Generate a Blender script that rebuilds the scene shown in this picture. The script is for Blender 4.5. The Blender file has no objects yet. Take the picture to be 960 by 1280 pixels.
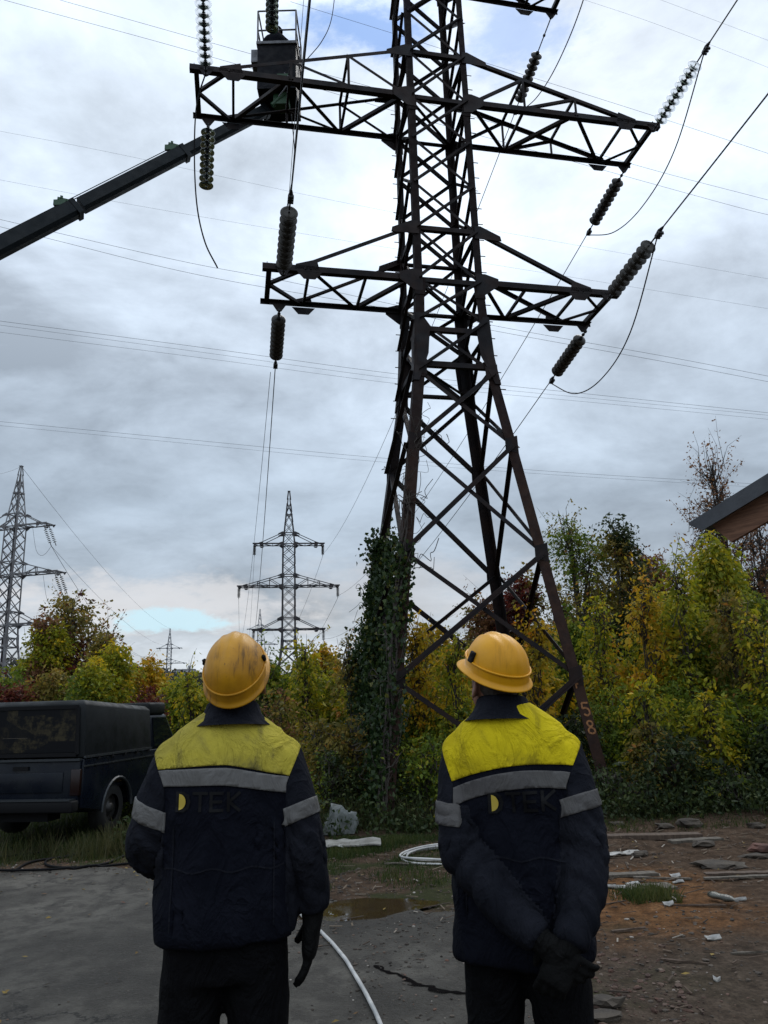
import bpy, bmesh, math, random
import numpy as np
from mathutils import Vector, Matrix, noise
from mathutils.bvhtree import BVHTree
R = math.radians
random.seed(7); rng = np.random.default_rng(7)
scene = bpy.context.scene
col = scene.collection

# ------------------------------------------------------------------ camera
FPX, PITCH, ROLL, CAMZ = 943.1, .2486, -.0294, 1.62
cf = Vector((0, math.cos(PITCH), math.sin(PITCH)))
_r, _u = Vector((1, 0, 0)), Vector((0, -math.sin(PITCH), math.cos(PITCH)))
cr = _r*math.cos(ROLL) + _u*math.sin(ROLL)
cu = _u*math.cos(ROLL) - _r*math.sin(ROLL)
cam = bpy.data.objects.new('camera', bpy.data.cameras.new('camera'))
col.objects.link(cam); scene.camera = cam
M_ = Matrix((cr, cu, -cf)).transposed().to_4x4(); M_.translation = (0, 0, CAMZ)
cam.matrix_world = M_
cam.data.sensor_fit = 'VERTICAL'; cam.data.sensor_height = 36; cam.data.lens = 36*FPX/1280
cam.data.clip_start = .1; cam.data.clip_end = 6000

def at(u, v, Y):
    """world point seen at photo pixel (u, v) whose world y is Y"""
    d = cf + cr*((u-480)/FPX) + cu*((640-v)/FPX)
    return d*(Y/d.y) + Vector((0, 0, CAMZ))
def gnd(u, v, z=0.0):
    d = cf + cr*((u-480)/FPX) + cu*((640-v)/FPX)
    return d*((z-CAMZ)/d.z) + Vector((0, 0, CAMZ))

# ------------------------------------------------------------------ view, world, sun
scene.view_settings.view_transform = 'Standard'; scene.view_settings.look = 'None'
scene.view_settings.exposure = 0; scene.view_settings.gamma = 1
SUN_EL, SUN_AZ = R(48), R(20)          # azimuth clockwise from +Y
world = bpy.data.worlds.new('World'); scene.world = world; world.use_nodes = True

class NT:
    """tiny node-building helper"""
    def __init__(s, tree): s.t = tree; s.n = tree.nodes; s.l = tree.links
    def new(s, typ, **kw):
        n = s.n.new(typ)
        for k, v in kw.items(): setattr(n, k, v)
        return n
    def link(s, a, b): s.l.new(a, b)
    def val(s, sock, v):
        if isinstance(v, (int, float)): sock.default_value = v
        elif isinstance(v, (tuple, list)): sock.default_value = v
        else: s.l.new(v, sock)
    def math(s, op, a, b=0.0, c=None, clamp=False):
        n = s.n.new('ShaderNodeMath'); n.operation = op; n.use_clamp = clamp
        s.val(n.inputs[0], a); s.val(n.inputs[1], b)
        if c is not None: s.val(n.inputs[2], c)
        return n.outputs[0]
    def noise(s, vec, scale, detail=4, rough=.5, dist=0.0, out='Fac'):
        n = s.n.new('ShaderNodeTexNoise'); n.inputs['Scale'].default_value = scale
        n.inputs['Detail'].default_value = detail; n.inputs['Roughness'].default_value = rough
        n.inputs['Distortion'].default_value = dist
        if vec is not None: s.l.new(vec, n.inputs['Vector'])
        return n.outputs[out]
    def rng(s, v, a, b, c=0.0, d=1.0, smooth=True):
        n = s.n.new('ShaderNodeMapRange'); n.interpolation_type = 'SMOOTHSTEP' if smooth else 'LINEAR'
        s.val(n.inputs[0], v)
        for i, x in enumerate((a, b, c, d)): n.inputs[i+1].default_value = x
        return n.outputs[0]
    def mix(s, f, a, b, blend='MIX'):
        n = s.n.new('ShaderNodeMix'); n.data_type = 'RGBA'; n.blend_type = blend
        s.val(n.inputs[0], f); s.val(n.inputs[6], a); s.val(n.inputs[7], b)
        return n.outputs[2]
    def ramp(s, v, stops):
        n = s.n.new('ShaderNodeValToRGB'); s.val(n.inputs[0], v)
        e = n.color_ramp.elements
        while len(e) < len(stops): e.new(.5)
        for el, (p, c) in zip(e, stops):
            el.position = p; el.color = (*c, 1)
        return n.outputs[0]
    def mapping(s, vec, loc=(0, 0, 0), scale=(1, 1, 1), rot=(0, 0, 0)):
        n = s.n.new('ShaderNodeMapping'); s.l.new(vec, n.inputs[0])
        n.inputs[1].default_value = loc; n.inputs[2].default_value = rot; n.inputs[3].default_value = scale
        return n.outputs[0]

def build_world():
    w = NT(world.node_tree); w.n.clear()
    tc = w.new('ShaderNodeTexCoord').outputs['Generated']
    sky = w.new('ShaderNodeTexSky', sky_type='NISHITA', sun_disc=False)
    sky.sun_elevation = SUN_EL; sky.sun_rotation = SUN_AZ
    sx = w.new('ShaderNodeSeparateXYZ'); w.link(tc, sx.inputs[0])
    z = w.math('MAXIMUM', sx.outputs[2], 0.0)
    den = w.math('ADD', z, .30)
    px = w.math('DIVIDE', sx.outputs[0], den); py = w.math('DIVIDE', sx.outputs[1], den)
    cv = w.new('ShaderNodeCombineXYZ'); w.link(px, cv.inputs[0]); w.link(py, cv.inputs[1])
    cl = w.mapping(cv.outputs[0], loc=(2.3, 1.1, 0), scale=(.85, 1.1, 1))
    n1 = w.noise(cl, 1.5, 9, .58, .35)
    n2 = w.noise(w.mapping(cv.outputs[0], loc=(7, 3, 2)), 4.6, 8, .62, .3)
    n3 = w.noise(w.mapping(cv.outputs[0], loc=(1, 9, 5)), .8, 5, .5)
    base = w.ramp(z, [(0, (.56, .60, .64)), (.085, (.52, .57, .63)), (.15, (.37, .43, .50)), (.25, (.36, .43, .51)),
                      (.38, (.57, .67, .79)), (.52, (.80, .92, 1.07)), (.66, (.90, 1.02, 1.16)), (1, (.84, .95, 1.1))])
    v = w.math('ADD', w.math('MULTIPLY', n1, 1.5), w.math('MULTIPLY', n2, .55))
    v = w.math('ADD', v, w.math('MULTIPLY', n3, .5))            # mean about 1.27
    br = w.rng(v, 1.0, 1.55, .62, 1.50, smooth=False)
    cloud = w.mix(1.0, base, br, 'MULTIPLY')
    # lit white fringes of cloud in the upper sky
    fr = w.math('MULTIPLY', w.rng(v, 1.3, 1.6), w.rng(z, .3, .6))
    cloud = w.mix(w.math('MULTIPLY', fr, .55), cloud, (1.0, 1.06, 1.1, 1))
    # ragged gap in the low clouds, left of the middle
    def blob(u, vv, ru, rv):
        d = (cf + cr*((u-480)/FPX) + cu*((640-vv)/FPX)).normalized()
        az, el = math.atan2(d.x, d.y), math.asin(d.z)
        a = w.math('ARCTAN2', sx.outputs[0], sx.outputs[1])
        da = w.math('DIVIDE', w.math('SUBTRACT', a, az), ru)
        de = w.math('DIVIDE', w.math('SUBTRACT', w.math('ARCSINE', sx.outputs[2]), el), rv)
        return w.math('SQRT', w.math('ADD', w.math('MULTIPLY', da, da), w.math('MULTIPLY', de, de)))
    wob = w.math('ADD', w.math('MULTIPLY', w.math('SUBTRACT', n2, .5), 2.2), w.math('MULTIPLY', w.math('SUBTRACT', w.noise(w.mapping(tc, scale=(1, 1, 2.6)), 16, 7, .65), .5), 2.4))
    g1 = w.rng(w.math('ADD', blob(214, 776, .066, .0165), wob), .55, 1.15, 1, 0)
    lit = w.rng(w.math('ADD', blob(190, 757, .17, .032), wob), .5, 1.5, .75, 0)
    lit2 = w.rng(w.math('ADD', blob(500, 735, .16, .04), wob), .3, 1.5, .40, 0)
    cloud = w.mix(w.math('MAXIMUM', lit, lit2), cloud, (.78, .77, .78, 1))
    g2 = w.rng(w.math('ADD', blob(475, 38, .14, .035), w.math('MULTIPLY', wob, .8)), .35, 1.3, .85, 0)
    g3 = w.rng(w.math('ADD', blob(640, 45, .10, .045), w.math('MULTIPLY', wob, .8)), .35, 1.3, .6, 0)
    gap = w.math('MAXIMUM', w.math('MAXIMUM', g2, g3), 0)
    bg_sky = w.new('ShaderNodeBackground'); w.link(sky.outputs[0], bg_sky.inputs[0]); bg_sky.inputs[1].default_value = .13
    bg_cl = w.new('ShaderNodeBackground')
    cloud = w.mix(gap, cloud, (.25, .46, .92, 1))
    cloud = w.mix(w.math('MULTIPLY', g1, .8), cloud, (.60, .88, 1.0, 1))
    w.link(cloud, bg_cl.inputs[0])
    ms = w.new('ShaderNodeMixShader'); ms.inputs[0].default_value = .94
    w.link(bg_sky.outputs[0], ms.inputs[1]); w.link(bg_cl.outputs[0], ms.inputs[2])
    out = w.new('ShaderNodeOutputWorld'); w.link(ms.outputs[0], out.inputs[0])
build_world()
sun = bpy.data.objects.new('sun', bpy.data.lights.new('sun', 'SUN')); col.objects.link(sun)
sun.data.energy = 1.1; sun.data.angle = R(30); sun.data.color = (1, .96, .9)
sd = Vector((math.sin(SUN_AZ)*math.cos(SUN_EL), math.cos(SUN_AZ)*math.cos(SUN_EL), math.sin(SUN_EL)))
sun.rotation_euler = sd.to_track_quat('Z', 'Y').to_euler()

# ------------------------------------------------------------------ helpers
def tag(o, label=None, cat=None, group=None, kind=None):
    if label: o['label'] = label
    if cat: o['category'] = cat
    if group: o['group'] = group
    if kind: o['kind'] = kind
    return o
def link(name, mesh, mat=None, parent=None, smooth=False):
    o = bpy.data.objects.new(name, mesh); col.objects.link(o)
    if mat and not mesh.materials: mesh.materials.append(mat)
    if smooth: mesh.shade_smooth()
    if parent is not None: o.parent = parent
    return o
def empty(name, loc=(0, 0, 0), rz=0.0):
    o = bpy.data.objects.new(name, None); col.objects.link(o)
    o.location = loc; o.rotation_euler = (0, 0, rz); o.empty_display_size = .2
    return o
def copy_tree(o, parent=None):
    c = o.copy(); col.objects.link(c)
    if parent is not None: c.parent = parent
    for ch in o.children: copy_tree(ch, c)
    return c

class MB:
    def __init__(s): s.v = []; s.f = []
    def add(s, vs, fs):
        n = len(s.v); s.v += [tuple(v) for v in vs]; s.f += [tuple(i+n for i in f) for f in fs]
    def prism(s, prof, p0, p1, e1, e2):
        n = len(prof)
        vs = [Vector(p0)+e1*a+e2*b for a, b in prof] + [Vector(p1)+e1*a+e2*b for a, b in prof]
        fs = [(i, (i+1) % n, n+(i+1) % n, n+i) for i in range(n)]
        fs += [tuple(range(n-1, -1, -1)), tuple(range(n, 2*n))]
        s.add(vs, fs)
    def bar(s, p0, p1, w, h, up=(0, 0, 1)):
        p0, p1 = Vector(p0), Vector(p1); a = (p1-p0).normalized(); up = Vector(up)
        e1 = a.cross(up)
        if e1.length < 1e-3: e1 = a.cross(Vector((1, 0, 0)))
        e1.normalize(); e2 = e1.cross(a).normalized()
        s.prism([(-w/2, -h/2), (w/2, -h/2), (w/2, h/2), (-w/2, h/2)], p0, p1, e1, e2)
    def angle(s, p0, p1, a, t, n, flip=1):
        """L-section steel: one flange flat in the face whose normal is n, the other standing along n"""
        p0, p1 = Vector(p0), Vector(p1); ax = (p1-p0).normalized(); n = Vector(n)
        e2 = (n - ax*n.dot(ax)).normalized(); e1 = ax.cross(e2).normalized()*flip
        pr = [(-a/2, 0), (a/2, 0), (a/2, t), (-a/2+t, t), (-a/2+t, a), (-a/2, a)]
        s.prism(pr if flip > 0 else pr[::-1], p0, p1, e1, e2)
    def box(s, c, d, rot=None):
        x, y, z = d[0]/2, d[1]/2, d[2]/2
        vs = [Vector(p) for p in ((-x,-y,-z),(x,-y,-z),(x,y,-z),(-x,y,-z),(-x,-y,z),(x,-y,z),(x,y,z),(-x,y,z))]
        if rot is not None: vs = [rot @ v for v in vs]
        s.add([v+Vector(c) for v in vs], [(0,3,2,1),(4,5,6,7),(0,1,5,4),(1,2,6,5),(2,3,7,6),(3,0,4,7)])
    def tube(s, pts, r, n=8, cap=True):
        pts = [Vector(p) for p in pts]; rr = r if isinstance(r, (list, tuple)) else [r]*len(pts)
        d0 = (pts[1]-pts[0]).normalized(); e1 = d0.orthogonal().normalized(); vs = []
        for i, p in enumerate(pts):
            d = (pts[min(i+1, len(pts)-1)]-pts[max(i-1, 0)]).normalized()
            e1 = (e1 - d*e1.dot(d)); e1 = e1.normalized() if e1.length > 1e-6 else d.orthogonal().normalized()
            e2 = d.cross(e1)
            for k in range(n):
                a = 2*math.pi*k/n; vs.append(p + (e1*math.cos(a)+e2*math.sin(a))*rr[i])
        fs = []
        for i in range(len(pts)-1):
            for k in range(n): fs.append((i*n+k, i*n+(k+1) % n, (i+1)*n+(k+1) % n, (i+1)*n+k))
        if cap: fs += [tuple(range(n-1, -1, -1)), tuple(range((len(pts)-1)*n, len(pts)*n))]
        s.add(vs, fs)
    def lathe(s, prof, c=(0, 0, 0), n=16, axis=None):
        c = Vector(c); vs = []
        for r, z in prof:
            for k in range(n):
                a = 2*math.pi*k/n; v = Vector((r*math.cos(a), r*math.sin(a), z))
                if axis is not None: v = axis @ v
                vs.append(c+v)
        fs = [(i*n+k, i*n+(k+1) % n, (i+1)*n+(k+1) % n, (i+1)*n+k) for i in range(len(prof)-1) for k in range(n)]
        s.add(vs, fs)
    def poly(s, pts, thick, n):
        """flat plate polygon with thickness along n"""
        pts = [Vector(p) for p in pts]; n = Vector(n).normalized()*thick; k = len(pts)
        s.add(pts+[p+n for p in pts], [tuple(range(k-1, -1, -1)), tuple(range(k, 2*k))]+[(i, (i+1) % k, k+(i+1) % k, k+i) for i in range(k)])
    def mesh(s, name):
        m = bpy.data.meshes.new(name); m.from_pydata([tuple(v) for v in s.v], [], s.f); m.update(); return m
    def build(s, name, mat, parent=None, smooth=False): return link(name, s.mesh(name), mat, parent, smooth)

def one(fn, *a, **k):
    m = MB(); getattr(m, fn)(*a, **k); return m

# ------------------------------------------------------------------ materials
MATS = {}
def mat(name, color, rough=.7, metal=0.0, bump=0.0, bscale=30, var=None, vscale=4, spec=.5, coord='Object', extra=None, detail=6):
    if name in MATS: return MATS[name]
    m = bpy.data.materials.new(name); m.use_nodes = True; t = NT(m.node_tree)
    b = t.n['Principled BSDF']; b.inputs['Roughness'].default_value = rough; b.inputs['Metallic'].default_value = metal
    b.inputs['Specular IOR Level'].default_value = spec
    tc = t.new('ShaderNodeTexCoord').outputs[coord]
    c = (*color, 1)
    if var is not None:
        f = t.rng(t.noise(tc, vscale, detail, .6), .35, .65)
        c = t.mix(f, (*color, 1), (*var, 1))
        r = t.rng(t.noise(tc, vscale*1.7, 4), .3, .7, max(0, rough-.12), min(1, rough+.12)); t.link(r, b.inputs['Roughness'])
    if extra: c = extra(t, tc, c)
    t.val(b.inputs['Base Color'], c)
    if bump:
        bn = t.new('ShaderNodeBump'); bn.inputs['Strength'].default_value = bump; bn.inputs['Distance'].default_value = .02
        t.link(t.noise(tc, bscale, 6, .65), bn.inputs['Height']); t.link(bn.outputs[0], b.inputs['Normal'])
    MATS[name] = m; return m

def zof(t, tc):
    s_ = t.new('ShaderNodeSeparateXYZ'); t.link(tc, s_.inputs[0]); return s_.outputs[2]
steel = mat('painted_steel', (.010, .009, .011), .6, .0, .15, 40, var=(.022, .013, .011), vscale=2.2, spec=.18)
steel2 = mat('rusty_steel', (.012, .010, .011), .8, .0, .3, 50, var=(.018, .012, .012), vscale=6, spec=.15,
            extra=lambda t, tc, c: t.mix(t.math('MULTIPLY', t.rng(t.math('ADD', zof(t, tc), t.math('MULTIPLY', t.noise(tc, 1.5, 5), 3.0)), 5.5, 10, .9, .06), t.rng(t.noise(tc, 7, 6, .7), .3, .65, .35, 1)), c, (.050, .027, .019, 1)))
galv = mat('galvanised_steel', (.20, .20, .21), .5, .4, 0, var=(.13, .12, .12), vscale=1.5)
galvdark = mat('weathered_steel', (.045, .047, .055), .6, .3, 0, var=(.06, .05, .05), vscale=1.5)
fargalv = mat('distant_steel', (.17, .18, .20), .7)
alu = mat('conductor_aluminium', (.05, .05, .055), .45, .5)
blackcable = mat('black_cable', (.004, .004, .005), .7, 0, .2, 60, spec=.12)
hwmat = mat('fitting_steel', (.03, .03, .032), .5, .5)
def glass_mat():
    m = bpy.data.materials.new('insulator_glass'); m.use_nodes = True; b = m.node_tree.nodes['Principled BSDF']
    b.inputs['Base Color'].default_value = (.035, .047, .042, 1); b.inputs['Roughness'].default_value = .18; b.inputs['Specular IOR Level'].default_value = .2
    b.inputs['Transmission Weight'].default_value = .78; b.inputs['IOR'].default_value = 1.45
    return m
glass = glass_mat()
glassdirty = mat('dirty_insulator_glass', (.022, .019, .015), .3, 0, 0, var=(.050, .044, .036), vscale=9, spec=.3)

# ------------------------------------------------------------------ TOWER
def hw(z, prof=((-.3, 1.79), (7.436, .711), (9.08, .637), (13.08, .615), (17.08, .593), (21.6, .14))):
    return float(np.interp(z, [p[0] for p in prof], [p[1] for p in prof]))
LOWZ, MIDZ, UPZ, ROD = 9.08, 13.08, 17.08, 1.05
FACES = [((-1, -1), (1, -1), (0, 1, 0)), ((1, -1), (1, 1), (-1, 0, 0)), ((1, 1), (-1, 1), (0, -1, 0)), ((-1, 1), (-1, -1), (1, 0, 0))]

class Collect:
    """either one object per member (full) or all members joined in one mesh"""
    def __init__(s, full, m, parent): s.full = full; s.m = m; s.p = parent; s.mb = MB()
    def angle(s, name, p0, p1, a, t, n, flip=1, m=None):
        if s.full: x = MB(); x.angle(p0, p1, a, t, n, flip); x.build(name, m or s.m, s.p)
        else: s.mb.bar(p0, p1, a*.9, a*.9)
    def poly(s, name, pts, th, n):
        if s.full: x = MB(); x.poly(pts, th, n); x.build(name, s.m, s.p)
        else: s.mb.poly(pts, th, n)

def cross_arm(tower, m, side, z, L, t, mid, full):
    w = hw(z)*1.0; x0 = w
    V = lambda x, y, zz: Vector((side*x, y, zz))
    yy = lambda x: w+(t-w)*(x-w)/(L-w)
    N = lambda x, s, dz=0.0: V(x, s*yy(x), z+dz)
    ch = MB()
    for s in (-1, 1):
        ch.angle(N(w-.12, s), N(L+.12, s), .112 if s < 0 else .08, .012, (0, -s, 0), side)
    arm = link('cross_arm', ch.mesh('cross_arm'), m, tower)
    c = Collect(full, m, arm)
    up = (0, 0, 1)
    if mid: xs = [w, 1.78, 2.88, 3.95]
    else: xs = [w, 1.52, 2.55]
    xr = xs[-1]+.12
    rh = lambda x: ROD+(.05-ROD)*(x-w)/(xr-w)
    for s in (-1, 1):
        c.angle('tie_rod', V(w, s*hw(z+ROD), z+ROD), N(xr, s, .05), .07, .01, (0, -s, 0))
        c.poly('gusset_plate', [N(xr-.25, s, .20), N(xr+.12, s, .08), N(xr+.15, s, -.02), N(xr-.3, s, -.02)], .012, (0, -s, 0))
        if mid:
            for i in (1, 2): c.angle('brace', N(xs[i], s), N(xs[i], s, rh(xs[i])), .05, .008, (0, -s, 0))
            c.angle('brace', N(w+.1, s, .02), N(xs[1], s, rh(xs[1])), .055, .008, (0, -s, 0))
            c.angle('brace', N(xs[1], s, .02), N(xs[2], s, rh(xs[2])), .055, .008, (0, -s, 0))
    if mid:
        for i in (1, 2): c.angle('brace', N(xs[i], -1, rh(xs[i])), N(xs[i], 1, rh(xs[i])), .05, .008, up)
    A = lambda i, j: c.angle('brace', N(xs[i], -1, -.015), N(xs[j], 1, -.015), .075 if abs(i-j) else .05, .009, up)
    A(0, 1); A(1, 1); A(2, 1)
    last = len(xs)-1
    if mid: A(2, 3); A(3, 3)
    else: A(2, 2)
    tipm = V(L, 0, z-.01)
    c.angle('end_bar', N(L, -1, -.01), N(L, 1, -.01), .09, .012, up)
    c.angle('brace', N(xs[last]+.05, -1, -.02), tipm, .06, .009, up)
    c.angle('brace', N(xs[last]+.05, 1, -.02), tipm, .06, .009, up)
    for s in (-1, 1):   # hanger plates where the strings attach, gussets at body and nodes
        lh_ = L-((.19 if not mid else .13) if side < 0 else (.09 if (not mid and s < 0) else 0)) if full else L
        c.poly('hanger_plate', [N(lh_-.2, s, .0), N(lh_+.1, s, .0), N(lh_-.01, s, -.17), N(lh_-.09, s, -.17)], .014, (0, -s, 0))
        c.poly('gusset_plate', [N(xs[last]-.22, s, -.06), N(xs[last]+.22, s, -.06), N(xs[last]+.1, s, -.2), N(xs[last]-.1, s, -.2)], .012, (0, -s, 0))
        c.poly('gusset_plate', [V(w-.13, s*(w+.012), z-.28), V(w+.04, s*(w+.012), z-.26), V(w+.30, s*(w+.012), z-.06), V(w+.30, s*(w+.012), z+.08),
                                V(w+.05, s*(w+.012), z+.16), V(w-.13, s*(w+.012), z+.16)][::side], .012, (0, s, 0))
        c.poly('gusset_plate', [V(w-.1, s*(hw(z+ROD)+.012), z+ROD-.15), V(w+.1, s*(hw(z+ROD)+.012), z+ROD-.15), V(w+.42, s*(hw(z+ROD)+.012), z+ROD-.16),
                                V(w+.40, s*(hw(z+ROD)+.012), z+ROD-.06), V(w+.02, s*(hw(z+ROD)+.012), z+ROD+.12), V(w-.1, s*(hw(z+ROD)+.012), z+ROD+.12)], .012, (0, s, 0))
    if not full: c.mb.build('bracing', m, arm)
    return arm

def tower(name, base, yaw, m, full, Ll=3.25, Lm=4.62, t=.63, mleg=None):
    root = empty(name, base, yaw)
    P = lambda sx, sy, z, o=0.0: Vector((sx*(hw(z)+o), sy*(hw(z)+o), z))
    kz = [-.3, 7.436, 9.08, 13.08, 17.08, 21.6]
    for sx in (-1, 1):
        for sy in (-1, 1):
            mb = MB(); a = .165
            for i in range(5):
                a = [.18, .165, .135, .12, .10][i]
                mb.prism([(0, 0), (-sx*a, 0), (-sx*a, -sy*.016), (-sx*.016, -sy*.016), (-sx*.016, -sy*a), (0, -sy*a)],
                         P(sx, sy, kz[i]), P(sx, sy, kz[i+1]), Vector((1, 0, 0)), Vector((0, 1, 0)))
                if full:   # splice covers where two lengths of leg meet
                    z1 = kz[i+1]-.35
                    mb.prism([(sx*.012, sy*.012), (-sx*(a+.02), sy*.012), (-sx*(a+.02), -sy*.004), (-sx*.01, -sy*.01), (-sx*.004, -sy*(a+.02)), (sx*.012, -sy*(a+.02))],
                             P(sx, sy, z1), P(sx, sy, z1+.35), Vector((1, 0, 0)), Vector((0, 1, 0)))
            leg = mb.build('leg', (mleg if sy < 0 and mleg else m), root)
            if full and (sx, sy) in ((-1, 1), (1, -1)):
                for k in range(22):          # climbing bolts
                    z = 6.9+.34*k; p = P(sx, sy, z, .01); q = p+Vector((sx*.075, 0, 0))
                    one('tube', [p-Vector((sx*.03, 0, 0)), q], .009, 6).build('step_bolt', m, leg)
    c = Collect(full, m, root)
    lv = [-.3, 1.95, 3.91, 5.83, 7.23, 8.25, 9.08, 10.13, 11.11, 12.10, 13.08, 14.13, 15.11, 16.1, 17.08, 18.13, 19.2, 20.2, 21.1]
    for i in range(len(lv)-1):
        z0, z1 = lv[i], lv[i+1]; a = .078 if z0 < 7 else .062
        if z0 > 17: a = .055
        for fi, (c0, c1, n) in enumerate(FACES):
            n = Vector(n)
            e = -n*.012
            inn = (P(*c1, z0)-P(*c0, z0)).normalized()*.05
            c.angle('brace', P(*c0, z0)+e+inn, P(*c1, z1)+e-inn, a, .009, n*-1, -1)
            c.angle('brace', P(*c1, z0)-e*1.6-inn, P(*c0, z1)-e*1.6+inn, a*.9, .009, n, 1)
    for z in (LOWZ-.03, LOWZ+ROD, MIDZ-.03, MIDZ+ROD, UPZ-.03, UPZ+ROD, 8.05, 7.35, 19.95):
        for c0, c1, n in FACES:
            c.angle('horizontal_beam', P(*c0, z), P(*c1, z), .09, .01, Vector(n))
    for z in (LOWZ, MIDZ, UPZ, 7.4):
        c.angle('brace', P(-1, -1, z-.08), P(1, 1, z-.08), .06, .009, (0, 0, 1))
    for sx in (-1, 1):       # big plates at the kink of the legs
        for sy in (-1, 1):
            for ax in (0, 1):
                zt = [8.35, 8.1, 7.2, 6.75]; w_ = [.05, .36, .34, .06]
                pts = []
                for zz, ww in zip((8.35, 8.1, 7.55, 7.0), (.10, .27, .24, .10)):
                    p = P(sx, sy, zz, .014); pts.append((p, ww))
                if ax == 0: poly = [p for p, _ in pts]+[p+Vector((-sx*ww, 0, 0)) for p, ww in reversed(pts)]; nn = (0, sy, 0)
                else: poly = [p for p, _ in pts]+[p+Vector((0, -sy*ww, 0)) for p, ww in reversed(pts)]; nn = (sx, 0, 0)
                c.poly('gusset_plate', poly, .012, nn)
            for z in ((1.95, 3.91, 5.83, 7.23) if full else ()):
                p = P(sx, sy, z, .013)
                c.poly('gusset_plate', [p+Vector((0, 0, .16)), p+Vector((-sx*.22, 0, .1)), p+Vector((-sx*.22, 0, -.1)), p+Vector((sx*.01, 0, -.16))], .01, (0, sy, 0))
    for s in (-1, 1):
        for z, L, mid in ((LOWZ, Ll, 0), (MIDZ, Lm, 1), (UPZ, Ll, 0)):
            cross_arm(root, m, s, z, L, t, mid, full)
    pk = MB()
    for sx in (-1, 1):
        for sy in (-1, 1): pk.bar(P(sx, sy, 21.5), (sx*.06, sy*.06, 22.3), .08, .08)
    pk.box((0, 0, 22.32), (.26, .26, .06)); pk.build('peak', m, root)
    if not full: tag(c.mb.build('lattice_bracing', m, root), kind='stuff')
    return root

TX, TY, TYAW = 1.193, 12.936, .196
T0 = tower('transmission_tower', (TX, TY, 0), TYAW, steel, True, mleg=steel2)
tag(T0, 'nearest lattice power tower, dark and rusty, standing beyond the two workers', 'power tower')
Tm = Matrix.Translation((TX, TY, 0)) @ Matrix.Rotation(TYAW, 4, 'Z')
def tp(x, y, z): return Tm @ Vector((x, y, z))
# painted number on the near right leg
def stroke_letters(txt, h, wd, th):
    """list of polylines in a unit cell"""
    G = {'D': [[(0, 0), (0, 1)], [(0, 1), (.5, 1), (.82, .84), (.95, .5), (.82, .16), (.5, 0), (0, 0)]], 'T': [[(0, 1), (1, 1)], [(.5, 1), (.5, 0)]],
         'E': [[(.05, 0), (.05, 1)], [(0, 1), (.9, 1)], [(0, .5), (.8, .5)], [(0, 0), (.9, 0)]],
         'K': [[(.05, 0), (.05, 1)], [(.1, .5), (.9, 1)], [(.1, .5), (.9, 0)]],
         '5': [[(.95, 1), (.1, 1), (.05, .56), (.5, .62), (.9, .45), (.9, .15), (.5, 0), (.05, .12)]],
         '8': [[(.5, .52), (.15, .68), (.15, .9), (.5, 1), (.85, .9), (.85, .68), (.5, .52), (.08, .34), (.08, .1), (.5, 0), (.92, .1), (.92, .34), (.5, .52)]],
         '1': [[(.2, .75), (.55, 1), (.55, 0)]], 'P': [[(.05, 0), (.05, 1), (.7, .97), (.9, .75), (.7, .5), (.05, .48)]], '/': [[(0, 0), (1, 1)]]}
    return [[(x*wd, y*h) for x, y in pl] for pl in G[txt]]
paint = mat('faded_orange_paint', (.38, .17, .06), .8, 0, 0, var=(.22, .10, .045), vscale=30)
nleg = [o for o in T0.children if o.name.startswith('leg')][2]    # sx=1, sy=-1
assert nleg is not None
def legnum(ch, z, sz):
    p = Vector((hw(z), -hw(z)-.004, z)); ax = (Vector((hw(z+.1), -hw(z+.1), z+.1))-Vector((hw(z), -hw(z), z))).normalized()
    mb = MB()
    for pl in stroke_letters(ch, sz, sz*.62, .02):
        for a, b in zip(pl, pl[1:]):
            A = p+Vector((-.135+a[0], 0, 0))+ax*a[1]; B = p+Vector((-.135+b[0], 0, 0))+ax*b[1]
            mb.bar(A, B, .026, .004, (0, 1, 0))
    mb.build('painted_number', paint, nleg)
legnum('5', 1.36, .19); legnum('8', 1.10, .19); legnum('P', 1.76, .14)

# distant towers
T1 = tower('transmission_tower', (-9.1, 70, -.6), R(7.4), galvdark, False)
tag(T1, 'dark lattice power tower in the middle distance above the left worker, three pairs of arms', 'power tower')
T2 = tower('transmission_tower', (-30.2, 60, -.6), R(-14), galv, False, t=.55)
tag(T2, 'pale grey galvanised lattice power tower at the left edge behind autumn tree', 'power tower')
T3 = tower('transmission_tower', (-58.7, 205, .6), R(8), fargalv, False)
tag(T3, 'tiny far lattice power tower on skyline between autumn tree and left helmet', 'power tower')
T4 = tower('transmission_tower', (-33.6, 200, 4.5), R(14), fargalv, False)
tag(T4, 'tiny far lattice power tower directly behind the middle-distance tower', 'power tower')

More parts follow.
